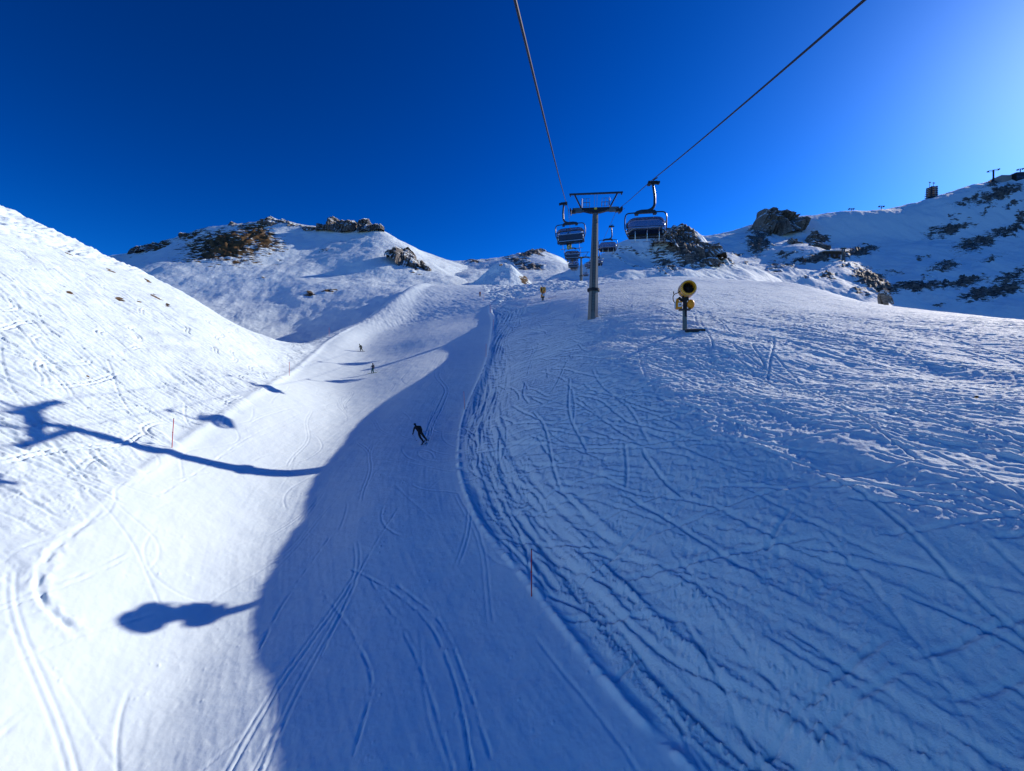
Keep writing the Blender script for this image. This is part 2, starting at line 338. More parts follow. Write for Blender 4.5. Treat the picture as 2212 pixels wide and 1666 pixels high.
def ground_z(x, y):
    x = np.atleast_1d(np.asarray(x, float)); y = np.atleast_1d(np.asarray(y, float))
    return float((bil(BASE, x, y, GX0, GY0, GD) + mesh_detail(x, y))[0])

NT, NR = 1500, 1700
th = np.linspace(math.radians(-68), math.radians(68), NT)
rr = np.exp(np.linspace(math.log(4.5), math.log(258), NR))
R_, T_ = np.meshgrid(rr, th, indexing='ij')
X_ = R_*np.sin(T_); Y_ = R_*np.cos(T_)
Zb = bil(BASE, X_, Y_, GX0, GY0, GD) + mesh_detail(X_, Y_)
def patches(lst):
    "soft elliptical outcrops (cu, cv, ru, rv, tilt deg, strength) broken up by noise on the ground"
    def f(x, y, z, u, v):
        r = np.zeros_like(x); u = u + 6*samp(T_iso, x/300, z/300); v = v + 3*samp(T_iso, x/300+.5, z/300)
        for cu, cv, ru, rv, t, s in lst:
            c, sn = math.cos(math.radians(t)), math.sin(math.radians(t))
            a = ((u-cu)*c - (v-cv)*sn)/ru; b = ((u-cu)*sn + (v-cv)*c)/rv
            r = np.maximum(r, s*np.clip(1.35 - np.sqrt(a*a+b*b), 0, 1))
        return r
    return f
tufts = patches([(148,631,9,3,-15,1.1),(257,645,14,3,-15,1),(297,651,6,2,-15,1),(337,645,13,3,-30,1.2),(357,659,6,2,-15,1),(445,661,5,2,-15,1),(513,676,5,2,-15,1),(187,813,10,2,-25,1),(312,605,9,3,-32,1.1),(413,616,12,2,-28,1),(150,548,12,2,-25,.9),(70,500,8,2,-20,.8),(232,583,12,3,-25,1),(2115,853,6,3,0,1.1)])
rough_a = 0.22 + 0.78*smooth(0, 1.2, X_ - EDGE(Y_)) + 0.45*smooth(-1, 3, RIM(Y_) - X_)
Ysafe = np.maximum(Y_, 1.0)
ground = grid_mesh('ground', np.stack([X_, Y_, Zb], -1), M_snow, {'rough': rough_a, 'rock': np.where(Y_ > 5, tufts(X_, Y_, Zb, X_/Ysafe*F+W/2, H/2-Zb/Ysafe*F), 0)})
tag(ground, kind='structure')

# ------------------------------------------------------------------ mountains beyond: sheets laid through rows of survey points
def sheet(name, rows, mat, n=420, m=320, amp=1.2, asc=60.0, seed=0, rock=None, rockrel=1.5, kind='structure'):
    A = np.array([[px(*p) for p in r] for r in rows], float)          # (rows, cols, 3)
    a = pchip(np.arange(A.shape[0]), A, np.linspace(0, A.shape[0]-1, m))
    b = pchip(np.arange(A.shape[1]), a.transpose(1, 0, 2), np.linspace(0, A.shape[1]-1, n)).transpose(1, 0, 2)
    x, y, z = b[..., 0], b[..., 1], b[..., 2]
    z = z + amp*(1.3*samp(T_smo, x/asc/4+seed*.37, y/asc/4) + .22*samp(T_iso, x/asc/5, y/asc/5+seed*.2) + 0.05*samp(T_iso2, x/asc/1.5, y/asc/1.5+seed*.11) + .12*samp(T_rid, x/asc/9, y/asc/9))
    u = x/y*F + W/2; v = H/2 - z/y*F
    rk = np.zeros_like(x)
    if rock is not None:
        fn = rock(x, y, z, u, v); rk = np.clip(fn, 0, 1.4)
        z = z + rockrel*rk*(0.5*samp(T_rid, x/260, z/160) + 0.25*samp(T_iso2, x/200, z/160))*smooth(.2, .6, rk)
    return grid_mesh(name, np.stack([x, y, z], -1), mat, {'rock': rk}), (x, y, z)
def patches(lst):
    "soft elliptical outcrops (cu, cv, ru, rv, tilt deg, strength) broken up by noise on the ground"
    def f(x, y, z, u, v):
        r = np.zeros_like(x); u = u + 6*samp(T_iso, x/300, z/300); v = v + 3*samp(T_iso, x/300+.5, z/300)
        for cu, cv, ru, rv, t, s in lst:
            c, sn = math.cos(math.radians(t)), math.sin(math.radians(t))
            a = ((u-cu)*c - (v-cv)*sn)/ru; b = ((u-cu)*sn + (v-cv)*c)/rv
            r = np.maximum(r, s*np.clip(1.35 - np.sqrt(a*a+b*b), 0, 1))
        return r
    return f
def row(us, vs, Y):
    Y = Y if hasattr(Y, '__len__') else [Y]*len(us)
    return list(zip(us, vs, Y))
uB = [60, 180, 280, 400, 500, 600, 700, 800, 870, 930, 1010]
MB, _ = sheet('mountain', [
    row(uB, [765]*11, 110), row(uB, [745]*11, 135),
    row(uB, [680,670,655,650,655,660,660,650,640,640,640], 190),
    row(uB, [640,610,578,565,565,572,580,575,580,592,610], 250),
    row(uB, [620,575,556,525,505,510,520,515,535,565,590], [300]*11),
    row(uB, [605,565,545,512,489,483,488,490,524,552,574], [330,330,330,330,330,330,330,330,330,345,360]),
    row(uB, [640,600,575,545,525,520,520,530,560,580,600], 380)],
    M_turf, seed=1, amp=0.9, rock=patches([(490,530,95,38,8,1.15),(560,512,60,30,-25,1.0),(440,560,70,16,0,.62),(520,565,70,12,0,.55),(665,638,16,7,0,.95),(708,628,22,5,8,.85),
        (335,533,50,8,18,.9),(415,506,40,7,15,.8),(560,600,10,3,0,.7),(700,540,22,5,0,.5),(610,560,14,3,0,.55),(905,575,14,12,-40,.7)]))
tag(MB, kind='structure')
uC = [860, 930, 985, 1030, 1075, 1110, 1160, 1200, 1245, 1300, 1350]
MC, _ = sheet('mountain', [
    row(uC, [660]*11, 180), row(uC, [612,613,614,614,613,612,612,610,608,608,608], 235),
    row(uC, [590,588,592,592,590,590,588,588,592,600,600], 300),
    row(uC, [562,570,576,577,572,568,562,566,582,590,590], 370),
    row(uC, [545,556,567,563,560,554,543,552,577,580,580], 430),
    row(uC, [570,580,590,590,585,580,575,580,600,610,610], 490)],
    M_far, n=300, m=220, seed=2, amp=1.0, rock=patches([(1150,545,42,12,12,1.1),(1120,565,40,12,-20,.8),(1145,577,30,10,0,.9),(1025,562,28,5,0,.9),(940,553,25,4,-20,.6)]))
tag(MC, kind='structure')
uD = [1000, 1030, 1055, 1080, 1100, 1125, 1160, 1200]
MD, _ = sheet('hill', [
    row(uD, [680]*8, 165), row(uD, [640,638,632,628,628,632,645,655], 195),
    row(uD, [628,612,596,584,584,598,625,650], 212), row(uD, [622,603,584,571,574,596,622,640], 222),
    row(uD, [640,620,600,585,590,615,640,660], 245)], M_turf, n=160, m=140, seed=3, amp=.4, asc=20,
    rock=patches([(1140,606,12,22,-50,1.1),(1150,622,14,10,0,.8)]), rockrel=.5)
tag(MD, kind='structure')
uE = [1180, 1230, 1290, 1340, 1400, 1440, 1480, 1515, 1550, 1600, 1680, 1760]
ME, _ = sheet('mountain', [
    row(uE, [665]*12, 170), row(uE, [625,618,612,610,612,612,612,614,618,625,640,655], 210),
    row(uE, [612,598,588,583,588,585,580,585,590,600,625,650], 245),
    row(uE, [608,588,562,548,545,535,525,540,560,580,612,645], 275),
    row(uE, [610,588,552,531,519,504,494,508,542,566,600,640], 295),
    row(uE, [640,610,580,560,550,540,530,540,570,590,625,660], 335)],
    M_far, n=340, m=220, seed=4, amp=1.0, asc=40, rockrel=3.5, rock=patches([(1475,525,38,44,0,1.35),(1440,510,40,16,25,1.0),(1500,560,34,22,0,1.2),(1440,570,30,16,-20,1.0),(1420,545,30,9,-20,.8),(1380,545,50,6,-14,.7),(1560,560,30,10,-15,.8),(1260,562,10,10,0,.5),(1350,560,40,5,-25,.6),(1430,588,40,5,-35,.65)]))
tag(ME, kind='structure')
uF = [1480, 1560, 1640, 1720, 1800, 1900, 1990, 2060, 2140, 2230, 2400, 2700]
MF, _ = sheet('mountain', [
    row(uF, [640,650,660,670,680,690,700,705,705,710,715,720], 300),
    row(uF, [590,590,600,610,620,630,640,645,650,655,660,660], 340),
    row(uF, [560,556,560,560,560,570,580,585,580,585,580,570], 400),
    row(uF, [535,525,520,520,520,520,520,515,510,505,500,490], 480),
    row(uF, [512,502,484,474,468,455,436,409,389,375,362,360], 560),
    row(uF, [560,550,540,520,520,510,490,460,450,430,420,410], 680)],
    M_far, n=560, m=300, seed=5, amp=2.0, asc=90, rockrel=3, rock=patches([(q[0],q[1],q[2],q[3],q[4],q[5]*1.22) for q in [(2160,418,60,13,22,1.05),(2212,470,26,18,20,.9),(2090,430,36,9,22,.9),(2140,397,24,8,20,.7),
      (2060,495,40,12,18,1.0),(2110,525,52,16,18,1.0),(2185,495,40,12,18,1.0),(2020,500,30,9,25,.7),(1850,545,46,12,14,1.05),(1760,560,60,9,6,1.1),(1700,550,30,8,20,.8),(1770,515,22,16,-40,.9),
      (1960,622,95,11,5,1.05),(2070,612,70,9,8,1.0),(2150,628,80,16,12,1.05),(2180,598,45,12,25,.8),(1880,605,50,22,-30,.95),(1930,585,22,8,0,.6),(2040,575,36,12,10,.75),(1640,520,26,40,-30,.9),(1690,575,40,14,10,.55),(1600,575,30,12,0,.5),(2020,655,20,5,0,.6),(2110,600,22,5,20,.9),(2000,598,20,4,10,.7),(1990,560,18,4,20,.6),(2140,560,26,5,20,.75),(1830,575,16,4,10,.8),(1790,596,24,5,5,.8),(1740,600,20,4,0,.7),(1850,628,18,5,0,.8),(2190,440,22,6,22,.9),(1590,548,12,4,-10,.8),(1620,590,18,4,-10,.7),(2060,470,14,4,20,.6),(2130,455,20,5,20,.8)]]))
tag(MF, kind='structure')
# ------------------------------------------------------------------ plain materials
def plain(name, col, rough=0.6, metal=0.0, nz=0.15, spec=0.4, scale=6.0):
    m, ns, ls, b = new_mat(name)
    tc = ns.new('ShaderNodeTexCoord'); n = N(ns, 'ShaderNodeTexNoise', Scale=scale, Detail=5.0, Roughness=0.6)
    ls.new(tc.outputs['Object'], n.inputs['Vector'])
    c = Vector(col)
    col_o = mixc(ns, ls, n.outputs['Fac'], (*(c*(1-nz)), 1), (*(c*(1+nz)), 1))
    ls.new(col_o, b.inputs['Base Color'])
    b.inputs['Roughness'].default_value = rough; b.inputs['Metallic'].default_value = metal
    b.inputs['Specular IOR Level'].default_value = spec
    return m
M_steel = plain('galvanised_steel', (0.13, 0.15, 0.155), 0.5, 0.5, 0.25, scale=1.5)
M_dark = plain('dark_steel', (0.022, 0.024, 0.03), 0.45, 0.3, 0.2)
M_arm = plain('painted_hanger', (0.035, 0.045, 0.06), 0.35, 0.2)
M_rope = plain('wire_rope', (0.03, 0.028, 0.035), 0.5, 0.5)
M_pad = plain('seat_padding', (0.02, 0.05, 0.11), 0.7)
M_black = plain('black_rubber', (0.01, 0.01, 0.012), 0.7)
M_orange = plain('orange_paint', (0.88, 0.30, 0.004), 0.4, scale=3)
M_yellow = plain('yellow_paint', (0.90, 0.40, 0.010), 0.45, scale=3)
M_sign = plain('yellow_plate', (0.75, 0.62, 0.08), 0.5)
M_silver = plain('bright_metal', (0.6, 0.6, 0.62), 0.3, 0.8)
M_white = plain('white_paint', (0.75, 0.76, 0.78), 0.4)
M_red = plain('red_plastic', (0.62, 0.02, 0.025), 0.45)
M_suit = plain('black_ski_wear', (0.010, 0.010, 0.013), 0.8)
M_navy = plain('navy_ski_jacket', (0.015, 0.025, 0.06), 0.8)
M_teal = plain('teal_ski_trousers', (0.0, 0.11, 0.14), 0.8)
M_olive = plain('olive_ski_wear', (0.05, 0.055, 0.04), 0.8)
M_redj = plain('dark_red_jacket', (0.22, 0.02, 0.03), 0.8)
M_lime = plain('lime_boots', (0.30, 0.34, 0.05), 0.6)
M_skin = plain('skin', (0.45, 0.25, 0.17), 0.6)
M_wood = plain('dark_timber', (0.05, 0.035, 0.025), 0.8)
M_conc = plain('concrete', (0.30, 0.30, 0.31), 0.8, scale=.5)
M_roof = plain('snow_on_roof', (0.8, 0.83, 0.88), 0.8)
M_glass, ns, ls, b = new_mat('tinted_bubble')
out = ns['Material Output']; tr = N(ns, 'ShaderNodeBsdfTransparent', Color=(0.62, 0.62, 0.68, 1)); gl = N(ns, 'ShaderNodeBsdfGlossy', Color=(0.7, 0.8, 1, 1), Roughness=0.06)
fr = N(ns, 'ShaderNodeFresnel', IOR=1.5); df = N(ns, 'ShaderNodeBsdfDiffuse', Color=(0.19, 0.21, 0.30, 1))
mx = ns.new('ShaderNodeMixShader'); mx2 = ns.new('ShaderNodeMixShader'); mx.inputs[0].default_value = 0.42
ls.new(tr.outputs[0], mx.inputs[1]); ls.new(df.outputs[0], mx.inputs[2]); ls.new(fr.outputs[0], mx2.inputs[0])
ls.new(mx.outputs[0], mx2.inputs[1]); ls.new(gl.outputs[0], mx2.inputs[2]); ls.new(mx2.outputs[0], out.inputs['Surface'])
M_rock, ns, ls, b = new_mat('crag_rock')
geo = ns.new('ShaderNodeNewGeometry'); rc = rock_color(ns, ls, geo, False, 2.0)
sx = ns.new('ShaderNodeSeparateXYZ'); ls.new(geo.outputs['Normal'], sx.inputs[0])
nn = N(ns, 'ShaderNodeTexNoise', Scale=0.35, Detail=5.0, Roughness=0.65); ls.new(geo.outputs['Position'], nn.inputs['Vector'])
f = maths(ns, ls, 'MULTIPLY_ADD', nn.outputs['Fac'], 1.5, maths(ns, ls, 'SUBTRACT', sx.outputs['Z'], 1.28))
f = N_clamp(ns, ls, maths(ns, ls, 'MULTIPLY', f, 5.0))
ls.new(mixc(ns, ls, f, rc, SNOW), b.inputs['Base Color']); b.inputs['Roughness'].default_value = 0.9
bpn = N(ns, 'ShaderNodeTexNoise', Scale=0.45, Detail=7.0, Roughness=0.65); ls.new(geo.outputs['Position'], bpn.inputs['Vector'])
bp = N(ns, 'ShaderNodeBump', Strength=0.8, Distance=1.0); ls.new(bpn.outputs['Fac'], bp.inputs['Height']); bp.inputs['Strength'].default_value = 0.55; ls.new(bp.outputs[0], b.inputs['Normal'])

# ------------------------------------------------------------------ mesh builder
class MB:
    def __init__(s): s.v = []; s.f = []; s.mi = []; s.mats = []; s.cur = 0
    def mat(s, m):
        if m not in s.mats: s.mats.append(m)
        s.cur = s.mats.index(m); return s
    def add(s, vs, fs):
        o = len(s.v); s.v += [tuple(p) for p in vs]; s.f += [tuple(i+o for i in f) for f in fs]; s.mi += [s.cur]*len(fs); return s
    def box(s, c, d, rot=None, taper=1.0):
        R = rot or Matrix.Identity(3); c = Vector(c); vs = []
        for z in (-1, 1):
            k = taper if z > 0 else 1
            for x, y in ((-1,-1), (1,-1), (1,1), (-1,1)):
                vs.append(c + R @ Vector((x*d[0]/2*k, y*d[1]/2*k, z*d[2]/2)))
        return s.add(vs, [(3,2,1,0), (4,5,6,7), (0,1,5,4), (1,2,6,5), (2,3,7,6), (3,0,4,7)])
    def bar(s, a, b, w, h=None):
        a = Vector(a); b = Vector(b); q = (b-a).to_track_quat('Z', 'Y').to_matrix()
        return s.box((a+b)/2, (w, h or w, (b-a).length), q)
    def tube(s, pts, r, n=8, closed=False):
        P = [Vector(p) for p in pts]; m = len(P); rs = r if hasattr(r, '__len__') else [r]*m; vs = []
        up = Vector((0, 0, 1))
        prev = None
        for i, p in enumerate(P):
            a = P[(i-1) % m] if (closed or i > 0) else p; c = P[(i+1) % m] if (closed or i < m-1) else p
            t = (c - a).normalized()
            if prev is None: side = t.orthogonal().normalized()
            else: side = (prev - t*prev.dot(t)).normalized()
            prev = side; up2 = t.cross(side)
            for k in range(n):
                an = 2*math.pi*k/n; vs.append(p + (side*math.cos(an) + up2*math.sin(an))*rs[i])
        fs = [(i*n+k, i*n+(k+1) % n, ((i+1) % m)*n+(k+1) % n, ((i+1) % m)*n+k) for i in range(m if closed else m-1) for k in range(n)]
        if not closed: fs += [tuple(range(n))[::-1], tuple((m-1)*n+k for k in range(n))]
        return s.add(vs, fs)
    def lathe(s, prof, n=32, M=None):
        "prof: (r, z) list turned about local z"
        M = M or Matrix.Identity(4); vs = []
        for r, z in prof:
            for k in range(n):
                a = 2*math.pi*k/n; vs.append(M @ Vector((r*math.cos(a), r*math.sin(a), z)))
        m = len(prof)
        return s.add(vs, [(i*n+k, i*n+(k+1) % n, (i+1)*n+(k+1) % n, (i+1)*n+k) for i in range(m-1) for k in range(n)])
    def build(s, name, mat=None, parent=None, smooth=False, bevel=0.0):
        me = bpy.data.meshes.new(name); me.from_pydata(s.v, [], s.f)
        for m in (s.mats or [mat]): me.materials.append(m)
        if s.mats: me.polygons.foreach_set('material_index', s.mi)
        bm = bmesh.new(); bm.from_mesh(me); bmesh.ops.recalc_face_normals(bm, faces=bm.faces)
        if bevel: bmesh.ops.bevel(bm, geom=bm.edges[:], offset=bevel, segments=2, affect='EDGES', clamp_overlap=True)
        bm.to_mesh(me); bm.free()
        if smooth: me.polygons.foreach_set('use_smooth', [True]*len(me.polygons)); me.set_sharp_from_angle(angle=math.radians(40))
        o = bpy.data.objects.new(name, me); C.objects.link(o)
        if parent: o.parent = parent
        return o
def empty(name, loc, rz=0, label=None, cat=None, group=None):
    o = bpy.data.objects.new(name, None); C.objects.link(o); o.location = loc; o.rotation_euler = (0, 0, rz)
    o.empty_display_size = 0.3
    return tag(o, label, cat, group)
def copy_tree(o, parent=None):
    c = o.copy(); C.objects.link(c)
    if parent: c.parent = parent
    for ch in list(o.children): copy_tree(ch, c)
    return c
def hit(u, v, y0=5.0, y1=258.0):
    "first point of the near slope on the line of sight through (u, v)"
    ys = np.exp(np.linspace(math.log(y0), math.log(y1), 4000)); x = (u-W/2)/F*ys; z = (H/2-v)/F*ys
    g = bil(BASE, x, ys, GX0, GY0, GD) + mesh_detail(x, ys)
    k = np.nonzero(g >= z)[0]
    k = k[0] if len(k) else int(np.argmin(z - g))
    return (float(x[k]), float(ys[k]), float(g[k]))

# ------------------------------------------------------------------ crags
def crag(label, top, bot, Y, depth, group=None, seed=0, n=150, rough=1.0, mat=None, lean=0.35):
    r = random.Random(seed); top = np.array(top, float); bot = np.array(bot, float)
    n = int(n*.42); us = np.linspace(max(top[0, 0], bot[0, 0]), min(top[-1, 0], bot[-1, 0]), n)
    us[1:-1] += (us[1]-us[0])*.35*np.random.default_rng(seed).uniform(-1, 1, n-2)
    vt = np.interp(us, top[:, 0], top[:, 1]); vb = np.interp(us, bot[:, 0], bot[:, 1])
    x = (us - W/2)/F*Y; zt = (H/2 - vt)/F*Y; zb = (H/2 - vb)/F*Y
    sc = (x[-1]-x[0])
    fs = Y/300.0; q = lambda v_, k: v_/(k*fs)
    hgt = np.maximum(zt - zb, 0.15)
    jag = np.round(samp(T_lump, q(x, 900) + seed*.13, x*0 + seed*.31)*1.2)/1.2*0.45*fs + samp(T_iso2, q(x, 160), x*0+seed*.2)*.35*fs
    zt = zt + jag*np.minimum(1, hgt/6)*min(rough, 1.2)
    m = 46; t = np.linspace(0, 1, m)
    XX = np.repeat(x[:, None], m, 1)
    a = np.pi*t                                     # 0 front foot -> pi back foot
    prof_y = -np.sign(np.cos(a))*np.abs(np.cos(a))**0.55; prof_z = np.abs(np.sin(a))**0.36
    endt = np.sqrt(np.clip(1 - np.abs(np.linspace(-1, 1, n))**6, 0.02, 1))
    ZZ = zb[:, None] - 1.5 + (zt - zb + 1.5)[:, None]*prof_z[None]
    YY = Y + depth/2*prof_y[None]*endt[:, None] + lean*(ZZ - zb[:, None])*np.where(prof_y < 0, 1, 0.2)[None]
    w = samp(T_smo, q(XX, 160)+seed*.2, q(ZZ, 160))
    f1 = np.abs(samp(T_iso2, q(XX + .6*w, 190) + seed*.37, q(ZZ, 900) + seed*.1)); f1 = np.clip(0.5 - f1, 0, 1)
    f2 = np.abs(samp(T_iso2, q(XX, 80) + seed*.17, q(ZZ, 300) + seed*.3)); f2 = np.clip(0.4 - f2, 0, 1)
    led = ((q(ZZ, 3.4) + q(XX, 16) + .5*w) % 1.0); led = np.where(led < .7, led/.7, (1-led)/.3)
    blk = np.round(samp(T_lump, q(XX, 900) + seed*.5, q(ZZ, 1100))*1.5)/1.5
    dy = (4.0*f1 + 1.6*f2 + 1.1*(0.5-led) - 0.9*blk + 0.9*samp(T_iso2, q(XX, 420), q(ZZ, 420)+seed*.3))*rough*fs
    front = np.where(prof_y < 0.2, 1.0, 0.4)[None]
    YY = YY + dy*front*np.minimum(1, hgt/5)[:, None]
    XX = XX + 0.15*fs*rough*samp(T_iso2, q(ZZ, 300), q(XX, 300)+seed*.7)
    P = np.stack([XX, YY, ZZ], -1)
    o = grid_mesh('rock_crag', P, mat or M_rock)
    o.data.polygons.foreach_set('use_smooth', np.zeros(len(o.data.polygons), bool))
    return tag(o, label, 'rock crag', group)
def flat(u0, u1, v): return [(u0, v), (u1, v)]
gR = 'dark crags along the crest of the left mountain'
crag('low dark rock hump at the far left end of the left mountain crest', [(282,547),(290,537),(310,527),(330,525),(345,529),(360,536)], [(282,549),(310,545),(360,541)], 315, 10, gR, 1)
crag('small dark rock on the crest right of the leftmost hump', [(392,512),(398,505),(415,505),(425,509)], [(392,517),(425,514)], 318, 7, gR, 2)
crag('thin dark rock strip between the small rock and the grassy brown knoll', [(425,511),(440,503),(455,498),(470,497),(484,500)], [(425,514),(455,507),(484,505)], 320, 7, gR, 3)
crag('overhanging rock nose above the brown grassy slope', [(492,488),(496,479),(506,480),(516,486),(528,490),(536,499)], [(492,497),(512,503),(536,503)], 319, 8, gR, 4, rough=.8)
crag('long sloping dark cliff band in the middle of the left mountain crest', [(556,482),(572,476),(590,473),(610,474),(630,480),(650,485),(668,488),(684,490)], [(556,483),(580,486),(598,494),(608,506),(625,514),(640,511),(660,504),(684,497)], 319, 12, gR, 5)
crag('row of joined square rock towers on the left mountain crest', [(684,492),(695,481),(706,479),(715,472),(722,471),(733,475),(745,473),(752,474),(760,477),(770,480)], [(684,500),(700,496),(715,499),(732,503),(755,502),(770,497)], 318, 11, gR, 6)
crag('single upright rock block standing right of the row of rock towers', [(774,484),(778,471),(786,469),(794,471),(800,480),(803,488)], [(774,500),(803,499)], 316, 10, gR, 7)
crag('low rock tail at the right end of the left mountain crest', [(800,487),(812,484),(822,485),(830,491)], [(800,496),(830,494)], 316, 7, gR, 8)
crag('big pale grey cliff tower casting a shadow on the snow right of the left mountain', [(833,548),(845,543),(856,534),(868,530),(880,531),(888,537),(894,550),(900,565),(908,578)], [(833,551),(850,556),(860,566),(868,578),(880,586),(893,586),(908,584)], 262, 18, None, 9, rough=1.0, lean=.75)
crag('brown rock spur just right of the big pale cliff tower', [(908,566),(914,562),(922,572),(932,582)], [(908,582),(932,586)], 258, 8, None, 10)
crag('snow streaked rocky summit in the middle distance left of the lift tower', [(1108,558),(1125,551),(1140,543),(1152,536),(1165,532),(1177,534),(1184,545),(1192,555),(1200,561)], [(1108,560),(1135,557),(1160,559),(1180,563),(1200,563)], 425, 22, None, 11, lean=.7)
crag('dark rock shield on the snow below the snow streaked middle summit', [(1104,563),(1125,558),(1150,557),(1172,561)], [(1104,566),(1120,575),(1140,583),(1158,578),(1172,566)], 398, 14, None, 12, lean=.8)
crag('low dark rocks on the skyline left of the snow streaked middle summit', [(990,567),(1005,562),(1020,560),(1045,560),(1066,564)], [(990,569),(1030,567),(1066,567)], 430, 8, None, 13)
crag('big jagged dark rock peak right of the lift tower', [(1412,522),(1424,512),(1441,500),(1454,493),(1466,490),(1480,491),(1493,487),(1503,491),(1508,503),(1514,514),(1524,524),(1536,534),(1548,546),(1560,556)], [(1412,524),(1430,530),(1446,545),(1455,562),(1466,579),(1482,584),(1497,583),(1512,575),(1524,562),(1540,556),(1560,558)], 276, 26, None, 14, rough=1.5, n=190, lean=.55)
crag('small dark outcrop at the right foot of the jagged rock peak', [(1508,566),(1520,560),(1535,556),(1548,558),(1556,566)], [(1508,571),(1556,571)], 262, 8, None, 15)
crag('knobbly twin topped rock tower on the skyline of the right mountain', [(1616,532),(1630,508),(1641,486),(1648,466),(1652,453),(1664,445),(1676,444),(1683,450),(1696,451),(1706,459),(1716,470),(1723,483),(1727,492)], [(1616,540),(1630,534),(1648,526),(1665,520),(1690,512),(1712,507),(1727,502)], 516, 44, None, 16, rough=2.2, n=190, lean=.4)
crag('squat dark rock below the twin topped rock tower', [(1745,516),(1752,503),(1764,497),(1773,500),(1777,518)], [(1745,522),(1777,523)], 476, 14, None, 17, rough=1.4)
crag('broken dark rocks stepping down to the timber hut', [(1750,534),(1758,522),(1772,519),(1782,530),(1792,541)], [(1750,543),(1792,551)], 436, 14, None, 18, rough=1.4)
crag('dark crag left of the timber hut on the right mountain', [(1700,526),(1712,516),(1728,519),(1742,530),(1750,538)], [(1700,532),(1750,543)], 452, 14, None, 19, rough=1.3)
crag('small brown boulder at the skyline of the near right slope', [(1903,634),(1908,627),(1916,630),(1921,640)], [(1903,648),(1921,650)], 150, 4, None, 20, n=60, rough=.5)

# ------------------------------------------------------------------ chairlift line
LD = Vector((0.149, 1.0, 0)).normalized(); LR = Vector((LD.y, -LD.x, 0)); YAW = -math.atan2(0.149, 1.0)
T1 = Vector((10.15, 54, 0)); T1.z = ground_z(T1.x, T1.y)
HEAD1 = (H/2 - 452)/F*54
line_ctr = lambda y: 10.15 + 0.149*(y - 54)
# rope height profile along y
def rope_z(y, knots=[(-40, -8.0), (0, 3.45), (7, 6.15), (54, HEAD1), (174, 52.0), (300, 78.0), (340, 86.0)]):
    if y < 54: 
        t = (y - 6.7)/(54 - 6.7); return 6.0 + (HEAD1 - 6.0)*t - 0.9*4*max(0, t)*(1-t)*0.35
    if y < 174:
        t = (y-54)/120; return HEAD1 + (52.0-HEAD1)*t - 1.9*4*t*(1-t)
    t = (y-174)/170; return 52.0 + 35*t - 2.5*4*t*(1-t)
G2 = 3.05
def rope_pt(y, side): return Vector((line_ctr(y) + side*G2*1.0, y, rope_z(y) + (0.58*(1 - smooth(26, 54, y)) if side > 0 else 0)))
for side, lab in ((-1, 'left wire rope running overhead to the left sheaves of the lift tower'), (1, 'right wire rope slanting up from the right sheaves of the lift tower')):
    b = MB(); ys = list(np.linspace(-8, 54, 40)) + list(np.linspace(57, 174, 50)) + list(np.linspace(178, 344, 40))
    b.tube([rope_pt(y, side) for y in ys], 0.027, 8)
    tag(b.build('lift_rope', M_rope, smooth=True), lab, 'wire rope', 'ropes of the chairlift')

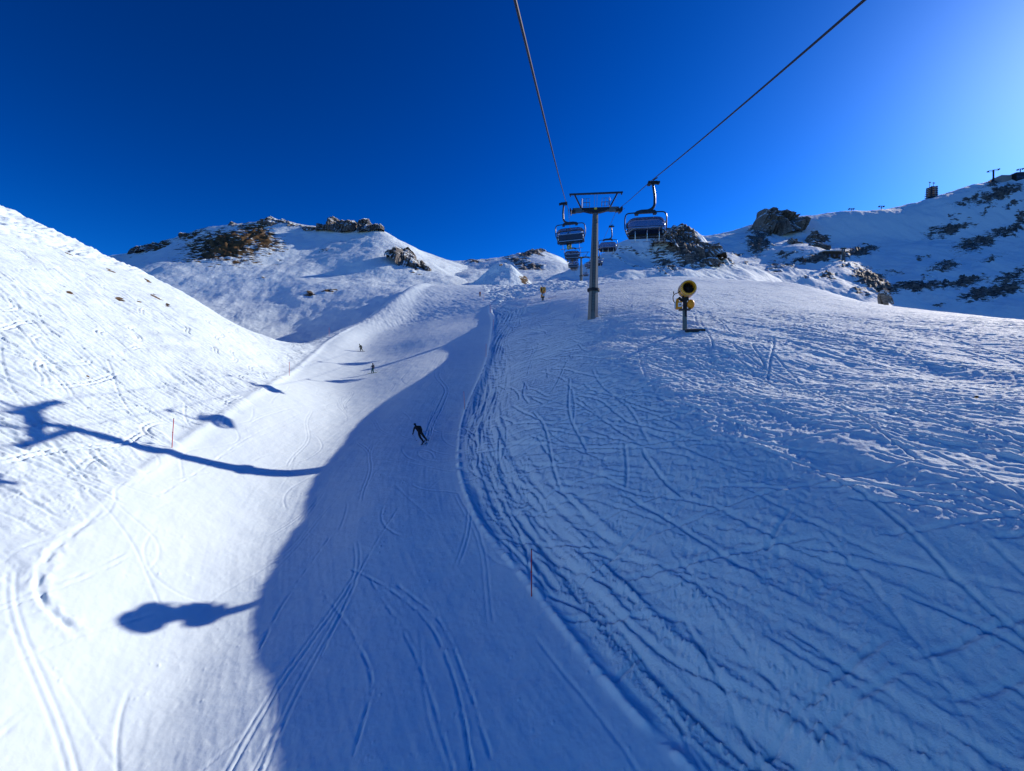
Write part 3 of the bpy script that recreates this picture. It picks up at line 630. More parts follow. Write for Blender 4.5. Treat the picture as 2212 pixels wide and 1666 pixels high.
def lift_tower(loc, h, label, near=True):
    t = empty('lift_tower', loc, YAW, label, 'lift tower', 'towers of the chairlift')
    b = MB(); n = 8
    def ring(z, r): return [(r*math.cos(math.pi/8 + k*math.pi/4), r*math.sin(math.pi/8 + k*math.pi/4), z) for k in range(n)]
    prof = [(-1.5, .72), (3.6, .60), (3.6, .60), (h-.7, .37)]
    vs = sum([ring(z, r) for z, r in prof], []); b.add(vs, [(i*n+k, i*n+(k+1) % n, (i+1)*n+(k+1) % n, (i+1)*n+k) for i in (0, 2) for k in range(n)] + [tuple(24+k for k in range(n))])
    b.build('tower_pole', M_steel, t)
    b = MB(); b.lathe([(0.60, 3.46), (0.78, 3.46), (0.78, 3.58), (0.60, 3.58)], 24); b.lathe([(0.60, 3.62), (0.78, 3.62), (0.78, 3.74), (0.60, 3.74)], 24)
    for k in range(20):
        a = 2*math.pi*k/20; b.box((.70*math.cos(a), .70*math.sin(a), 3.6), (.06, .06, .42))
    b.build('flange', M_dark, t)
    if near:
        b = MB()
        for sx in (-.2, .2): b.tube([(.0+sx, -.66, .8), (.0+sx, -.42, h-1.0)], .02, 6)
        for k in range(int((h-2)/.35)): 
            z = 1 + k*.35; y = -.66 + .24*(z/h)
            b.bar((-.2, y, z), (.2, y, z), .02)
        b.build('ladder', M_dark, t)
    b = MB()                                             # crossarm, deeper in the middle
    pts = [(-2.85, .34), (-1.4, .34), (-.6, .52), (.6, .52), (1.4, .34), (2.85, .34)]
    vs = []
    for x, d in pts:
        for y in (-.28, .28): vs += [(x, y, h), (x, y, h-d*1.15)]
    fs = []
    for i in range(len(pts)-1):
        o = i*4; p = o+4; fs += [(o, o+2, p+2, p), (o+1, p+1, p+3, o+3), (o, p, p+1, o+1), (o+2, o+3, p+3, p+2)]
    fs += [(0, 1, 3, 2), (20, 22, 23, 21)]
    b.add(vs, fs).build('crossarm', M_dark, t, bevel=.015)
    for s in (-1, 1):
        b = MB(); b.box((s*2.2, -.32, h-.2), (1.0, .14, .34)); b.box((s*2.1, -.35, h-.5), (.8, .3, .28)); b.box((s*1.6, -.3, h-.4), (.3, .1, .14))
        b.build('arm_bracket', M_steel, t)
    b = MB(); b.bar((-3.3, 0, h+1.85), (3.3, 0, h+1.85), .17, .2)
    for s in (-1, 1): b.bar((s*2.65, 0, h+1.8), (s*1.75, 0, h), .17, .17); b.box((s*3.15, 0, h+1.68), (.12, .16, .22))
    b.build('lifting_frame', M_arm, t)
    b = MB()
    for x0, x1 in ((-1.55, -.75), (.75, 1.55)):
        for y in (-.55, .55):
            for x in (x0, (x0+x1)/2, x1): b.tube([(x, y, h), (x, y, h+1.0)], .022, 6)
            for z in (.5, 1.0): b.tube([(x0, y, h+z), (x1, y, h+z)], .02, 6)
    for x in (-.16, .16): b.tube([(x, 0, h), (x, 0, h+1.85)], .02, 6)
    for x in (-1.7, 1.7): b.tube([(x, -.3, h), (x, -.3, h+1.1)], .05, 8)
    b.build('railing', M_steel, t)
    b = MB(); b.box((0, -.305, h-.16), (.34, .03, .25)); b.build('number_plate', M_sign, t)
    for s in (-1, 1):
        b = MB()
        b.bar((s*G2, -2.2, h-.55-.70), (s*G2, 2.2, h-.55+.70), .10, .26)
        b.bar((s*(G2-.35), -.4, h-.45), (s*(G2-.35), .4, h-.3), .5, .35)
        for q in (-1.2, 1.2): b.bar((s*(G2+.02), q-.9, h-.32+q*.32-.25), (s*(G2+.02), q+.9, h-.32+q*.32+.25), .16, .2)
        b.tube([(s*(G2+.3), -2.1, h-.3-.7), (s*(G2+.3), 2.1, h-.3+.7)], .03, 6)
        sh = b.build('sheave_frame', M_dark, t)
        for q in (-2.0, -1.45, -.9, -.35, .35, .9, 1.45, 2.0):
            w = MB(); w.lathe([(.05, -.05), (.21, -.06), (.21, -.03), (.18, 0), (.21, .03), (.21, .06), (.05, .05)], 20, Matrix.Translation((s*G2, q, h-.30+q*.31)) @ Matrix.Rotation(math.pi/2, 4, 'Y'))
            w.build('sheave', M_black, sh, smooth=True)
    return t
HT = HEAD1 - T1.z + .1
tw = lift_tower((T1.x, T1.y, T1.z), HT, 'tall grey octagonal lift tower nearest the camera, between the two nearest chairs')
tw.rotation_euler = (0, math.radians(1.4), YAW)
T2 = Vector((line_ctr(174), 174, 0)); T2.z = ground_z(T2.x, 174) - 1
t2 = lift_tower((T2.x, T2.y, T2.z), 52.1 - T2.z, 'second lift tower seen small behind and left of the nearest tower', False)
t3 = lift_tower((line_ctr(344), 344, 68), 19.0, 'third tiny lift tower far up the line below the second tower', False)

# ---- chair: origin at the rope grip, +y uphill
def make_chair():
    t = empty('lift_chair', (0, 0, 0), 0, 'chair', 'lift chair', 'chairs of the chairlift')
    zb = -1.95                                           # top beam of the seat frame
    b = MB(); b.box((0, 0, .02), (.22, .5, .18)); b.box((-.3, 0, .05), (.5, .22, .2)); b.box((-.62, 0, .02), (.16, .34, .14)); b.bar((-.2, .25, .1), (-.5, .35, .24), .07)
    b.build('grip', M_dark, t, bevel=.02)
    P = [(-.22, 0, 0), (-.30, 0, -.45), (-.36, 0, -1.0), (-.36, 0, -1.4), (-.28, 0, -1.66), (-.10, 0, -1.82), (.12, 0, -1.90), (.4, 0, zb)]
    P = [tuple(p) for p in pchip(range(8), np.array(P), np.linspace(0, 7, 36))]
    b = MB(); b.tube(P, [.085 + .035*(i/35)**2 for i in range(36)], 10); b.build('hanger', M_arm, t, smooth=True)
    b = MB(); cx = .25
    prof = [(-.75, .0), (-.6, .13), (-.2, .19), (.3, .19), (.62, .12), (.78, .0)]
    vs = [(cx+x, y, zb-.06 + z*s) for x, z in prof for y, s in ((-.09, 1), (.09, 1))] + [(cx+x, y, zb-.12) for x, z in prof for y in (-.09, .09)]
    m = len(prof); fs = []
    for i in range(m-1): fs += [(2*i, 2*i+2, 2*i+3, 2*i+1), (2*m+2*i, 2*m+2*i+1, 2*m+2*i+3, 2*m+2*i+2), (2*i, 2*m+2*i, 2*m+2*i+2, 2*i+2), (2*i+1, 2*i+3, 2*m+2*i+3, 2*m+2*i+1)]
    fs += [(0, 1, 2*m+1, 2*m), (2*m-2, 4*m-2, 4*m-1, 2*m-1)]
    b.add(vs, fs); 
    for x in (-.62, .62): b.box((cx+x, 0, zb-.14), (.24, .26, .16))
    b.build('yoke', M_arm, t)
    # frame loop: up one side, across, down the other, narrowing to the seat
    w, zs = 1.42, zb - 1.86
    loop = [(-1.08, -.12, zs+.02), (-1.18, -.12, zs+.16), (-w, -.05, zs+.85), (-w, -.02, zb-.5), (-w+.06, 0, zb-.2), (-w+.28, 0, zb-.06), (0, 0, zb-.04)]
    loop += [(-x, y, z) for x, y, z in loop[:-1][::-1]]
    lp = pchip(range(len(loop)), np.array(loop), np.linspace(0, len(loop)-1, 70)); lp[:, 0] += cx
    b = MB(); b.tube([tuple(p) for p in lp], .045, 8)
    for s in (-1, 1): b.tube([(cx+s*1.3, -.08, zs+.55), (cx+s*1.28, .42, zs+.5), (cx+s*1.2, .5, zs+.05)], .035, 8)
    b.bar((cx-1.15, -.1, zs+.03), (cx+1.15, -.1, zs+.03), .07); b.bar((cx-1.1, .35, zs-.02), (cx+1.1, .35, zs-.02), .06)
    fr = b.build('frame', M_arm, t, smooth=True)
    b = MB()
    for k in range(6): b.box((cx + (k-2.5)*.39, .17, zs+.10), (.375, .52, .11))
    b.build('seat', M_black, t, bevel=.03)
    b = MB(); R = Matrix.Rotation(math.radians(8), 3, 'X')
    for k in range(6): b.box((cx + (k-2.5)*.39, -.13, zs+.44), (.385, .09, .62), R)
    b.build('backrest', M_pad, t, bevel=.03)
    b = MB(); b.bar((cx-1.2, -.19, zs+.78), (cx+1.2, -.19, zs+.78), .07); b.bar((cx-1.12, -.2, zs+.12), (cx+1.12, -.2, zs+.12), .09, .06)
    b.build('back_rail', M_silver, t)
    # bubble shell
    prof = [(-.42, .98), (-.40, 1.16), (-.25, 1.34), (.05, 1.42), (.4, 1.34), (.72, 1.10), (.9, .78), (.95, .48), (.9, .28)]
    pr = pchip(range(9), np.array(prof), np.linspace(0, 8, 26)); nx = 30; vs = []
    for i in range(26):
        y, z = pr[i]
        for k in range(nx+1):
            a = -1 + 2*k/nx; side = abs(a)**7
            vs.append((cx + a*1.29, y*(1-.42*side), zs + z - side*.34*(0.4+.6*math.sin(math.pi*i/25))))
    b = MB(); b.add(vs, [(i*(nx+1)+k, i*(nx+1)+k+1, (i+1)*(nx+1)+k+1, (i+1)*(nx+1)+k) for i in range(25) for k in range(nx)])
    bb = b.build('bubble', M_glass, t, smooth=True)
    def edge(i): return [vs[i*(nx+1)+k] for k in range(nx+1)]
    b = MB(); b.tube(edge(0), .04, 6); b.tube(edge(25), .035, 6); b.tube([vs[i*(nx+1)] for i in range(26)], .035, 6); b.tube([vs[i*(nx+1)+nx] for i in range(26)], .035, 6)
    b.build('bubble_rim', M_dark, bb, smooth=True)
    b = MB(); bar = [(cx-1.2, -.05, zs+.5), (cx-1.18, .62, zs+.52), (cx+1.18, .62, zs+.52), (cx+1.2, -.05, zs+.5)]
    b.tube(bar, .025, 8)
    for x in (-.8, 0, .8): b.tube([(cx+x, .62, zs+.52), (cx+x, .66, zs-.1), (cx+x, .55, zs-.42)], .022, 6); b.tube([(cx+x-.28, .55, zs-.42), (cx+x+.28, .55, zs-.42)], .025, 6)
    b.build('restraint_bar', M_silver, t, smooth=True)
    return t
chair0 = make_chair()
CH = []
def place_chair(y, side, label, use=None, tilt=0):
    o = use or copy_tree(chair0)
    p = rope_pt(y, side); o.location = (p.x, p.y, p.z - .08)
    o.rotation_euler = (0, tilt, YAW if side < 0 else YAW + math.pi); o['label'] = label; CH.append(o); return o
place_chair(41.7, -1, 'nearest left chair with one rider, close beside the tall lift tower', chair0, math.radians(-3.0))
place_chair(30.2, 1, 'nearest right chair, empty with closed bubble, hanging against the blue sky')
place_chair(66, 1, 'small empty chair just right of the tall tower pole, above the snowy saddle')
place_chair(78, -1, 'second chair on the left rope, with four riders, below the nearest left chair')
place_chair(113, -1, 'third chair down the left rope, left of the second tower')
place_chair(149, -1, 'fourth chair down the left rope, low beside the second tower')
place_chair(186, -1, 'fifth and smallest visible chair of the left rope, near the second tower foot')
place_chair(101, 1, 'chair half hidden behind the right edge of the tall tower pole')
place_chair(137, 1, 'small chair between second tower and tall pole, uppermost of three')
place_chair(172, 1, 'small chair between the second tower and the tall pole, middle of three')
place_chair(215, 1, 'small chair between the second tower and the tall pole, lowest of three')

# ------------------------------------------------------------------ people
def body(name, joints, edges, mats, loc, rz=0, sub=2, label=None, cat='person', group=None, mfun=None):
    "joints {key: (x, y, z, r)}; grows one continuous skin over the skeleton; mfun(x, y, z) -> material index"
    keys = list(joints); me = bpy.data.meshes.new(name)
    me.from_pydata([joints[k][:3] for k in keys], [(keys.index(a), keys.index(b)) for a, b in edges], [])
    tmp = bpy.data.objects.new(name, me); C.objects.link(tmp)
    sk_ = tmp.modifiers.new('skin', 'SKIN'); sk_.use_smooth_shade = True
    sub_ = tmp.modifiers.new('sub', 'SUBSURF'); sub_.levels = sub; sub_.render_levels = sub
    for i, k in enumerate(keys):
        sv = me.skin_vertices[0].data[i]; r = joints[k][3]; q_ = 1.28 if (not hasattr(r, '__len__') and r > .05) or hasattr(r, '__len__') else 1.1
        q_ = 1.0 if (not hasattr(r, '__len__') and r < .02) or k in ('head', 'crown', 'neck') else q_; sv.radius = (r[0]*q_, r[1]*q_) if hasattr(r, '__len__') else (r*q_, r*q_); sv.use_root = (k == 'pelvis')
    dg = bpy.context.evaluated_depsgraph_get(); dg.update()
    m2 = bpy.data.meshes.new_from_object(tmp.evaluated_get(dg)); bpy.data.objects.remove(tmp); bpy.data.meshes.remove(me)
    m2.name = name; m2.materials.clear()
    for m in mats: m2.materials.append(m)
    for p in m2.polygons: p.use_smooth = True; p.material_index = mfun(*p.center) if mfun else 0
    o = bpy.data.objects.new(name, m2); C.objects.link(o); o.location = loc; o.rotation_euler = (0, 0, rz)
    return tag(o, label, cat, group)
ED = [('pelvis','chest'), ('chest','neck'), ('neck','head'), ('head','crown'), ('chest','ls'), ('ls','le'), ('le','lh'), ('lh','lf'), ('chest','rs'), ('rs','re'), ('re','rh'), ('rh','rf'),
      ('pelvis','lhip'), ('lhip','lk'), ('lk','la'), ('la','lt'), ('pelvis','rhip'), ('rhip','rk'), ('rk','ra'), ('ra','rt')]
def with_fingers(J, E):
    "five short finger chains on each hand, curled round what it holds"
    J = dict(J); E = list(E)
    for h, f in (('lh', 'lf'), ('rh', 'rf')):
        a = Vector(J[h][:3]); b_ = Vector(J[f][:3]); d = (b_ - a).normalized(); s = d.cross(Vector((0, 1, 0)))
        s = s.normalized() if s.length > .1 else Vector((1, 0, 0)); up = s.cross(d)
        for i in range(4):
            o = b_ + s*(i-1.5)*.024; ln = (.030, .036, .034, .027)[i]
            J[f'{f}{i}a'] = (*(o + d*ln), .011); J[f'{f}{i}b'] = (*(o + d*ln*1.2 + up*ln), .010)
            E += [(f, f'{f}{i}a'), (f'{f}{i}a', f'{f}{i}b')]
        J[f+'t'] = (*(a + s*.05 + d*.03 + up*.02), .012); E.append((h, f+'t'))
    return J, E
def helmet(person, c, r, mat, goggles=True):
    b = MB(); prof = [(r*math.cos(t), r*math.sin(t)*1.08) for t in np.linspace(-.35, math.pi/2-.01, 9)]
    b.lathe(prof, 20, Matrix.Translation(c)); b.build('helmet', mat, person, smooth=True)

# near skier in the shade, coming down towards the camera, leaning into a turn
P0 = hit(919, 956); k = P0[1]/F/20.73*1.0
def zz(a, b_, y, r): return ((a-1030)*k, y, (1190-b_)*k, r)
JJ = {'pelvis': zz(790,730,0,.165), 'chest': zz(690,540,-.10,(.21,.16)), 'neck': zz(610,430,-.22,.065), 'head': zz(582,375,-.27,.09), 'crown': zz(572,325,-.27,.075),
      'ls': zz(560,500,-.12,.085), 'le': zz(535,640,-.28,.065), 'lh': zz(522,765,-.42,.042), 'lf': zz(516,800,-.47,.036),
      'rs': zz(800,480,-.08,.085), 're': zz(875,600,-.16,.065), 'rh': zz(898,675,-.36,.042), 'rf': zz(905,700,-.42,.036),
      'lhip': zz(735,770,0,.115), 'lk': zz(800,935,-.16,.085), 'la': zz(930,1140,.02,.065), 'lt': zz(945,1180,-.17,.055),
      'rhip': zz(850,770,0,.115), 'rk': zz(960,900,-.14,.085), 'ra': zz(1085,1080,.06,.065), 'rt': zz(1105,1115,-.14,.055)}
J2, E2 = with_fingers(JJ, ED)
sk0 = body('person', J2, E2, [M_suit], P0, 0, 2, 'skier in black leaning into a turn on the shaded piste, facing downhill')
helmet(sk0, JJ['head'][:3], .115, M_suit)
b = MB(); b.box((JJ['head'][0], JJ['head'][1]-.10, JJ['head'][2]+.01), (.15, .05, .07)); b.build('goggles', M_black, sk0, bevel=.01)
def slab(name, a, b_, w, th, mat, label, cat, group=None, tip=.12):
    a = Vector(a); b_ = Vector(b_); d = (b_-a); L_ = d.length; d.normalize(); side = d.cross(Vector((0, 0, 1))).normalized(); up = side.cross(d)
    m = MB(); vs = []; nseg = 14
    for i in range(nseg+1):
        t = i/nseg; c = a + d*L_*t + up*(tip*max(0, (t-.86)/.14)**2); ww = w*(1 - .55*max(0, (t-.9)/.1)**2 - .3*max(0, (.08-t)/.08))*(1 - .15*math.sin(math.pi*t))
        for sgn in (-1, 1):
            for q in (0, th): vs.append(c + side*sgn*ww/2 + up*q)
    fs = []
    for i in range(nseg):
        o = i*4; p = o+4; fs += [(o, p, p+2, o+2), (o+1, o+3, p+3, p+1), (o, o+1, p+1, p), (o+2, p+2, p+3, o+3)]
    fs += [(0, 2, 3, 1), (nseg*4, nseg*4+1, nseg*4+3, nseg*4+2)]
    m.add(vs, fs); return tag(m.build(name, mat), label, cat, group)
def rod(name, a, b_, r, mat, label, cat, group=None, basket=True):
    a = Vector(a); b_ = Vector(b_); m = MB(); m.tube([a, b_], r, 8); o = m.build(name, mat, smooth=True); tag(o, label, cat, group)
    if basket:
        m = MB(); q = a.lerp(b_, .93); m.lathe([(.0, -.01), (.05, -.01), (.05, .01), (0, .01)], 12, Matrix.Translation(q)); m.build('basket', mat, o)
        m = MB(); m.tube([a, a.lerp(b_, -.1) if False else a + (a-b_).normalized()*.12], r*1.9, 8); m.build('handle', M_black, o)
    return o
wp = lambda key: Vector(P0) + Vector(JJ[key][:3])
for s, kk, g in ((-1, 'la', 'left'), (1, 'ra', 'right')):
    q = wp(kk); fwd = Vector((-.10*0, -1, -.28)).normalized()
    gz = lambda p: Vector((p.x, p.y, ground_z(p.x, p.y) + .015))
    a = gz(q + Vector((.05, .75, 0))); c = gz(q + Vector((-.02, -.85, 0)))
    slab('ski', a, c, .10, .02, M_dark, f'dark ski under the {"downhill" if s<0 else "uphill"} boot of the black clad skier, on the picture {g}', 'ski', 'skis of the black clad skier')
rod('ski_pole', wp('rf'), Vector(P0) + Vector(zz(1300, 655, .25, 0)[:3]), .012, M_dark, 'ski pole held out sideways by the skier in black', 'ski pole')
rod('ski_pole', wp('lf'), Vector(P0) + Vector(zz(650, 1120, -.1, 0)[:3]), .012, M_dark, 'ski pole hanging down from the other hand of the skier in black', 'ski pole')

# two skiers in the sun on the piste
P1 = hit(805, 806.5); k = P1[1]/F/14.35
def z5(a, b_, y, r, cx=655, cy=1185): return ((a-cx)*k, y, (cy-b_)*k, r)
JJ1 = {'pelvis': z5(662,1040,0,.16), 'chest': z5(672,960,0,(.19,.15)), 'neck': z5(666,915,-.03,.06), 'head': z5(662,893,-.03,.095), 'crown': z5(660,876,-.03,.08),
      'ls': z5(650,935,-.1,.08), 'le': z5(632,985,-.15,.06), 'lh': z5(606,996,-.2,.042), 'lf': z5(597,998,-.2,.035), 'rs': z5(690,940,.08,.08), 're': z5(702,995,.05,.06), 'rh': z5(694,1030,-.05,.042), 'rf': z5(690,1040,-.08,.035),
      'lhip': z5(645,1055,-.05,.11), 'lk': z5(634,1110,-.1,.08), 'la': z5(626,1165,0,.06), 'lt': z5(612,1178,-.05,.05), 'rhip': z5(668,1055,.06,.11), 'rk': z5(666,1110,.05,.08), 'ra': z5(674,1165,.12,.06), 'rt': z5(664,1178,.1,.05)}
J2, E2 = with_fingers(JJ1, ED)
s1 = body('person', J2, E2, [M_navy, M_teal, M_skin], P1, 0, 2, 'skier in navy jacket and teal trousers on the sunlit piste, lower of the two', mfun=lambda x, y, z: 1 if z < 145*k - 0*k else 0)
helmet(s1, JJ1['head'][:3], .12, M_navy)
for dy, g in ((-.1, 'nearer'), (.15, 'farther')):
    a = Vector((P1[0]+.75, P1[1]+dy, 0)); c = Vector((P1[0]-.85, P1[1]+dy-.1, 0)); a.z = ground_z(a.x, a.y)+.02; c.z = ground_z(c.x, c.y)+.02
    slab('ski', a, c, .10, .02, M_lime, f'{g} ski of the skier in teal trousers', 'ski', 'skis of the skier in teal trousers')
rod('ski_pole', Vector(P1)+Vector(JJ1['rf'][:3]), Vector((P1[0]+.9, P1[1]+.2, ground_z(P1[0]+.9, P1[1]+.2)+.05)), .012, M_dark, 'ski pole trailing behind the skier in teal trousers', 'ski pole')
P2 = hit(781, 759.5); k = P2[1]/F/14.35
z6 = lambda a, b_, y, r: z5(a, b_, y, r, 335, 492)
JJ2 = {'pelvis': z6(318,392,0,.15), 'chest': z6(306,325,-.05,(.18,.15)), 'neck': z6(285,290,-.1,.06), 'head': z6(274,272,-.1,.09), 'crown': z6(268,256,-.1,.075),
      'ls': z6(285,310,-.12,.08), 'le': z6(272,350,-.15,.06), 'lh': z6(270,383,-.2,.042), 'lf': z6(270,392,-.2,.035), 'rs': z6(330,315,.08,.08), 're': z6(343,350,.1,.06), 'rh': z6(345,385,.05,.042), 'rf': z6(345,394,.05,.035),
      'lhip': z6(308,405,-.06,.11), 'lk': z6(303,440,-.12,.085), 'la': z6(315,475,0,.06), 'lt': z6(300,486,-.05,.05), 'rhip': z6(330,405,.06,.11), 'rk': z6(345,428,.0,.085), 'ra': z6(368,456,.1,.06), 'rt': z6(378,470,.05,.05)}
J2, E2 = with_fingers(JJ2, ED)
s2 = body('person', J2, E2, [M_olive], P2, 0, 2, 'snowboarder in olive clothing crouching on the sunlit piste, upper of the two')
helmet(s2, JJ2['head'][:3], .115, M_olive)
a = Vector((P2[0]+.75, P2[1]+.1, 0)); c = Vector((P2[0]-.75, P2[1]-.1, 0)); a.z = ground_z(a.x, a.y)+.03; c.z = ground_z(c.x, c.y)+.03
slab('snowboard', a, c, .26, .02, M_dark, 'dark snowboard under the crouching rider in olive', 'snowboard', tip=.06)

# small standing figure, copied for the distant slope users
def stander(mats, lab, split=.85):
    J = {'pelvis': (0,0,.92,.15), 'chest': (0,-.03,1.30,(.19,.14)), 'neck': (0,-.03,1.52,.06), 'head': (0,-.04,1.62,.10), 'crown': (0,-.04,1.72,.08),
      'ls': (-.2,-.02,1.42,.075), 'le': (-.30,-.08,1.16,.055), 'lh': (-.27,-.3,1.0,.04), 'lf': (-.26,-.36,1.0,.035), 'rs': (.2,-.02,1.42,.075), 're': (.30,-.08,1.16,.055), 'rh': (.27,-.3,1.0,.04), 'rf': (.26,-.36,1.0,.035),
      'lhip': (-.1,0,.85,.11), 'lk': (-.14,-.07,.48,.08), 'la': (-.15,.02,.09,.06), 'lt': (-.16,-.14,.05,.05), 'rhip': (.1,0,.85,.11), 'rk': (.14,-.07,.48,.08), 'ra': (.15,.02,.09,.06), 'rt': (.16,-.14,.05,.05)}
    J, E = with_fingers(J, ED)
    return body('person', J, E, mats, (0, 0, 0), 0, 1, lab, mfun=lambda x, y, z: 1 if z < split and len(mats) > 1 else 0)
far = [(1037, 641, 'dark figure standing at the piste edge where the bank begins', [M_redj, M_suit]), (981, 613, 'tiny skier in the middle of the upper piste', [M_navy, M_suit]),
       (973, 607, 'tiny skier left of and above the skier in mid piste', [M_olive, M_suit]), (1013, 610, 'tiny skier on the right side of the upper piste', [M_navy, M_suit]),
       (958, 614, 'tiny skier at the left side of the upper piste', [M_redj, M_suit])]
for i, (u, v, lab, mats) in enumerate(far):
    f_ = stander(mats, lab)
    if i: Yf = 222.0; xf = (u-W/2)/F*Yf; p = (xf, Yf, ground_z(xf, Yf))
    else: p = hit(u, v)
    f_.location = p; f_.rotation_euler = (0, 0, random.uniform(-1, 1))
    if i: f_['group'] = 'distant skiers on the upper piste'

# riders on the chairs
def rider(mats, boots, lab):
    J = {'pelvis': (0,.0,.18,.17), 'chest': (0,-.03,.56,(.21,.15)), 'neck': (0,0,.78,.06), 'head': (0,.03,.90,.095), 'crown': (0,.03,1.0,.08),
      'ls': (-.19,0,.68,.08), 'le': (-.24,.2,.45,.06), 'lh': (-.15,.44,.5,.04), 'lf': (-.14,.5,.52,.035), 'rs': (.19,0,.68,.08), 're': (.24,.2,.45,.06), 'rh': (.15,.44,.5,.04), 'rf': (.14,.5,.52,.035),
      'lhip': (-.1,.08,.14,.12), 'lk': (-.13,.5,.16,.09), 'la': (-.13,.52,-.32,.075), 'lt': (-.13,.7,-.38,.06), 'rhip': (.1,.08,.14,.12), 'rk': (.13,.5,.16,.09), 'ra': (.13,.52,-.32,.075), 'rt': (.13,.7,-.38,.06)}
    J, E = with_fingers(J, ED)
    o = body('person', J, E, mats + [boots], (0, 0, 0), 0, 1, lab, mfun=lambda x, y, z: 2 if z < -.12 else (1 if z < .26 else 0))
    helmet(o, (0, .03, .92), .13, mats[0]); return o
def seat_rider(ch, slot, o):
    zs = -1.95 - 1.86; M = Matrix.LocRotScale(ch.location, ch.rotation_euler, None); o.location = M @ Vector((.25 + (slot-2.5)*.39, .12, zs + .0)); o.rotation_euler = ch.rotation_euler
r0 = rider([M_suit, M_suit], M_lime, 'lone rider in dark clothing with lime boots on the nearest left chair'); seat_rider(CH[0], 2.0, r0)
w_ = [( [M_navy, M_suit], 'leftmost rider'), ([M_redj, M_suit], 'second rider from the left'), ([M_olive, M_suit], 'third rider from the left'), ([M_suit, M_navy], 'rightmost rider')]
for n_, (mm, lab) in enumerate(w_):
    o = rider(mm, M_dark, f'{lab} on the second chair of the left rope'); o['group'] = 'riders on the second left chair'; seat_rider(CH[3], n_*1.3 + .6, o)
for n_ in range(3):
    o = rider([M_suit, M_navy], M_dark, f'{("left", "middle", "right")[n_]} rider on the third chair of the left rope'); o['group'] = 'riders on the third left chair'; seat_rider(CH[4], n_*1.5 + 1, o)

# ------------------------------------------------------------------ snow guns
def make_gun():
    t = empty('snow_gun', (0, 0, 0), 0, 'x', 'snow gun', 'yellow fan snow guns beside the piste')
    b = MB(); b.box((0, 0, .85), (.40, .40, 2.5)); b.build('post', M_steel, t, bevel=.04)
    b = MB(); b.box((0, -.02, 2.12), (1.15, .9, .10)); b.box((.05, -.22, 1.75), (.16, .1, .7)); b.tube([(.1, -.3, 2.1), (.12, -.32, 1.3)], .05, 8); b.build('platform', M_dark, t, bevel=.015)
    b = MB(); b.box((.02, -.05, 2.65), (.38, .34, 1.0)); b.box((.06, -.02, 3.3), (.62, .3, .55), Matrix.Rotation(-.15, 3, 'Y')); b.bar((-.15, 0, 3.0), (-.62, -.05, 3.42), .26, .26)
    b.build('yoke', M_black, t, bevel=.03)
    b = MB(); b.box((-.60, -.08, 2.58), (.66, .62, .78), taper=.9); b.box((-.72, -.02, 3.12), (.34, .4, .42), taper=.55); cb = b.build('control_box', M_orange, t, bevel=.05)
    b = MB(); b.box((-.52, -.405, 2.6), (.34, .03, .42)); b.build('panel', M_white, cb); b = MB(); b.box((-.5, -.43, 2.6), (.14, .02, .16)); b.build('gauge', M_dark, cb)
    b = MB(); b.box((-.97, -.08, 2.62), (.05, .56, .7)); b.build('side_panel', M_silver, cb)
    b = MB(); b.lathe([(0, -.33), (.22, -.32), (.38, -.24), (.44, -.05), (.44, .12), (.36, .27), (.2, .34), (0, .35)], 24, Matrix.Translation((.58, -.02, 2.66)) @ Matrix.Rotation(math.pi/2, 4, 'X') @ Matrix.Scale(1.12, 4, (0, 1, 0)) @ Matrix.Scale(.86, 4, (1, 0, 0)))
    b.build('compressor_cover', M_orange, t, smooth=True)
    A = Matrix.Translation((.22, 0, 4.22)) @ Matrix.Rotation(math.radians(-4), 4, 'X') @ Matrix.Rotation(math.radians(6), 4, 'Z') @ Matrix.Rotation(math.pi/2, 4, 'X')
    b = MB(); b.lathe([(.60, .78), (.78, .74), (.80, .45), (.74, .40), (.72, .1), (.76, -.15), (.84, -.34), (.78, -.34), (.66, -.2), (.60, .78)], 40, A)
    br = b.build('fan_barrel', M_yellow, t, smooth=True)
    b = MB(); b.lathe([(0, .30), (.14, .34), (.2, .2), (.2, -.3)], 20, A)
    for q in range(10):
        R = A @ Matrix.Rotation(2*math.pi*q/10, 4, 'Z'); vs = [R @ Vector(p) for p in ((.15, -.05, .2), (.66, -.16, .12), (.66, .1, .22), (.15, .06, .28))]; b.add(vs, [(0, 1, 2, 3)])
    b.lathe([(.685, .76), (.68, -.2), (.0, -.2)], 40, A); b.build('fan', M_black, br)
    b = MB()
    for q in range(24):
        c = A @ Vector((.73*math.cos(2*math.pi*q/24), .73*math.sin(2*math.pi*q/24), .78)); b.lathe([(0, -.04), (.022, -.04), (.022, .05), (0, .05)], 8, Matrix.Translation(c) @ A.to_3x3().to_4x4())
    b.build('nozzle_ring', M_white, br)
    b = MB(); b.lathe([(.78, .45), (.84, .45), (.84, .52), (.78, .52)], 40, A); b.lathe([(.76, -.2), (.83, -.2), (.83, -.14), (.76, -.14)], 40, A); b.build('hoop', M_silver, br)
    b = MB(); b.box((.12, -.1, 3.50), (.42, .36, .14)); b.build('mounting_neck', M_yellow, t, bevel=.02)
    hp = [(-.45, -.1, 4.1), (-.75, -.25, 3.85), (-1.05, -.3, 3.72), (-1.18, -.25, 3.4), (-1.1, -.2, 3.0), (-.9, -.15, 2.85)]
    b = MB(); b.tube([tuple(p) for p in pchip(range(6), np.array(hp), np.linspace(0, 5, 30))], .045, 8); b.tube([(-1.1, -.28, 3.74), (-1.16, -.3, 4.02)], .05, 8); b.build('hose', M_wood, t, smooth=True)
    b = MB(); b.tube([(.2, .1, 4.95), (.2, .1, 5.2)], .03, 6); b.build('antenna', M_dark, t)
    return t
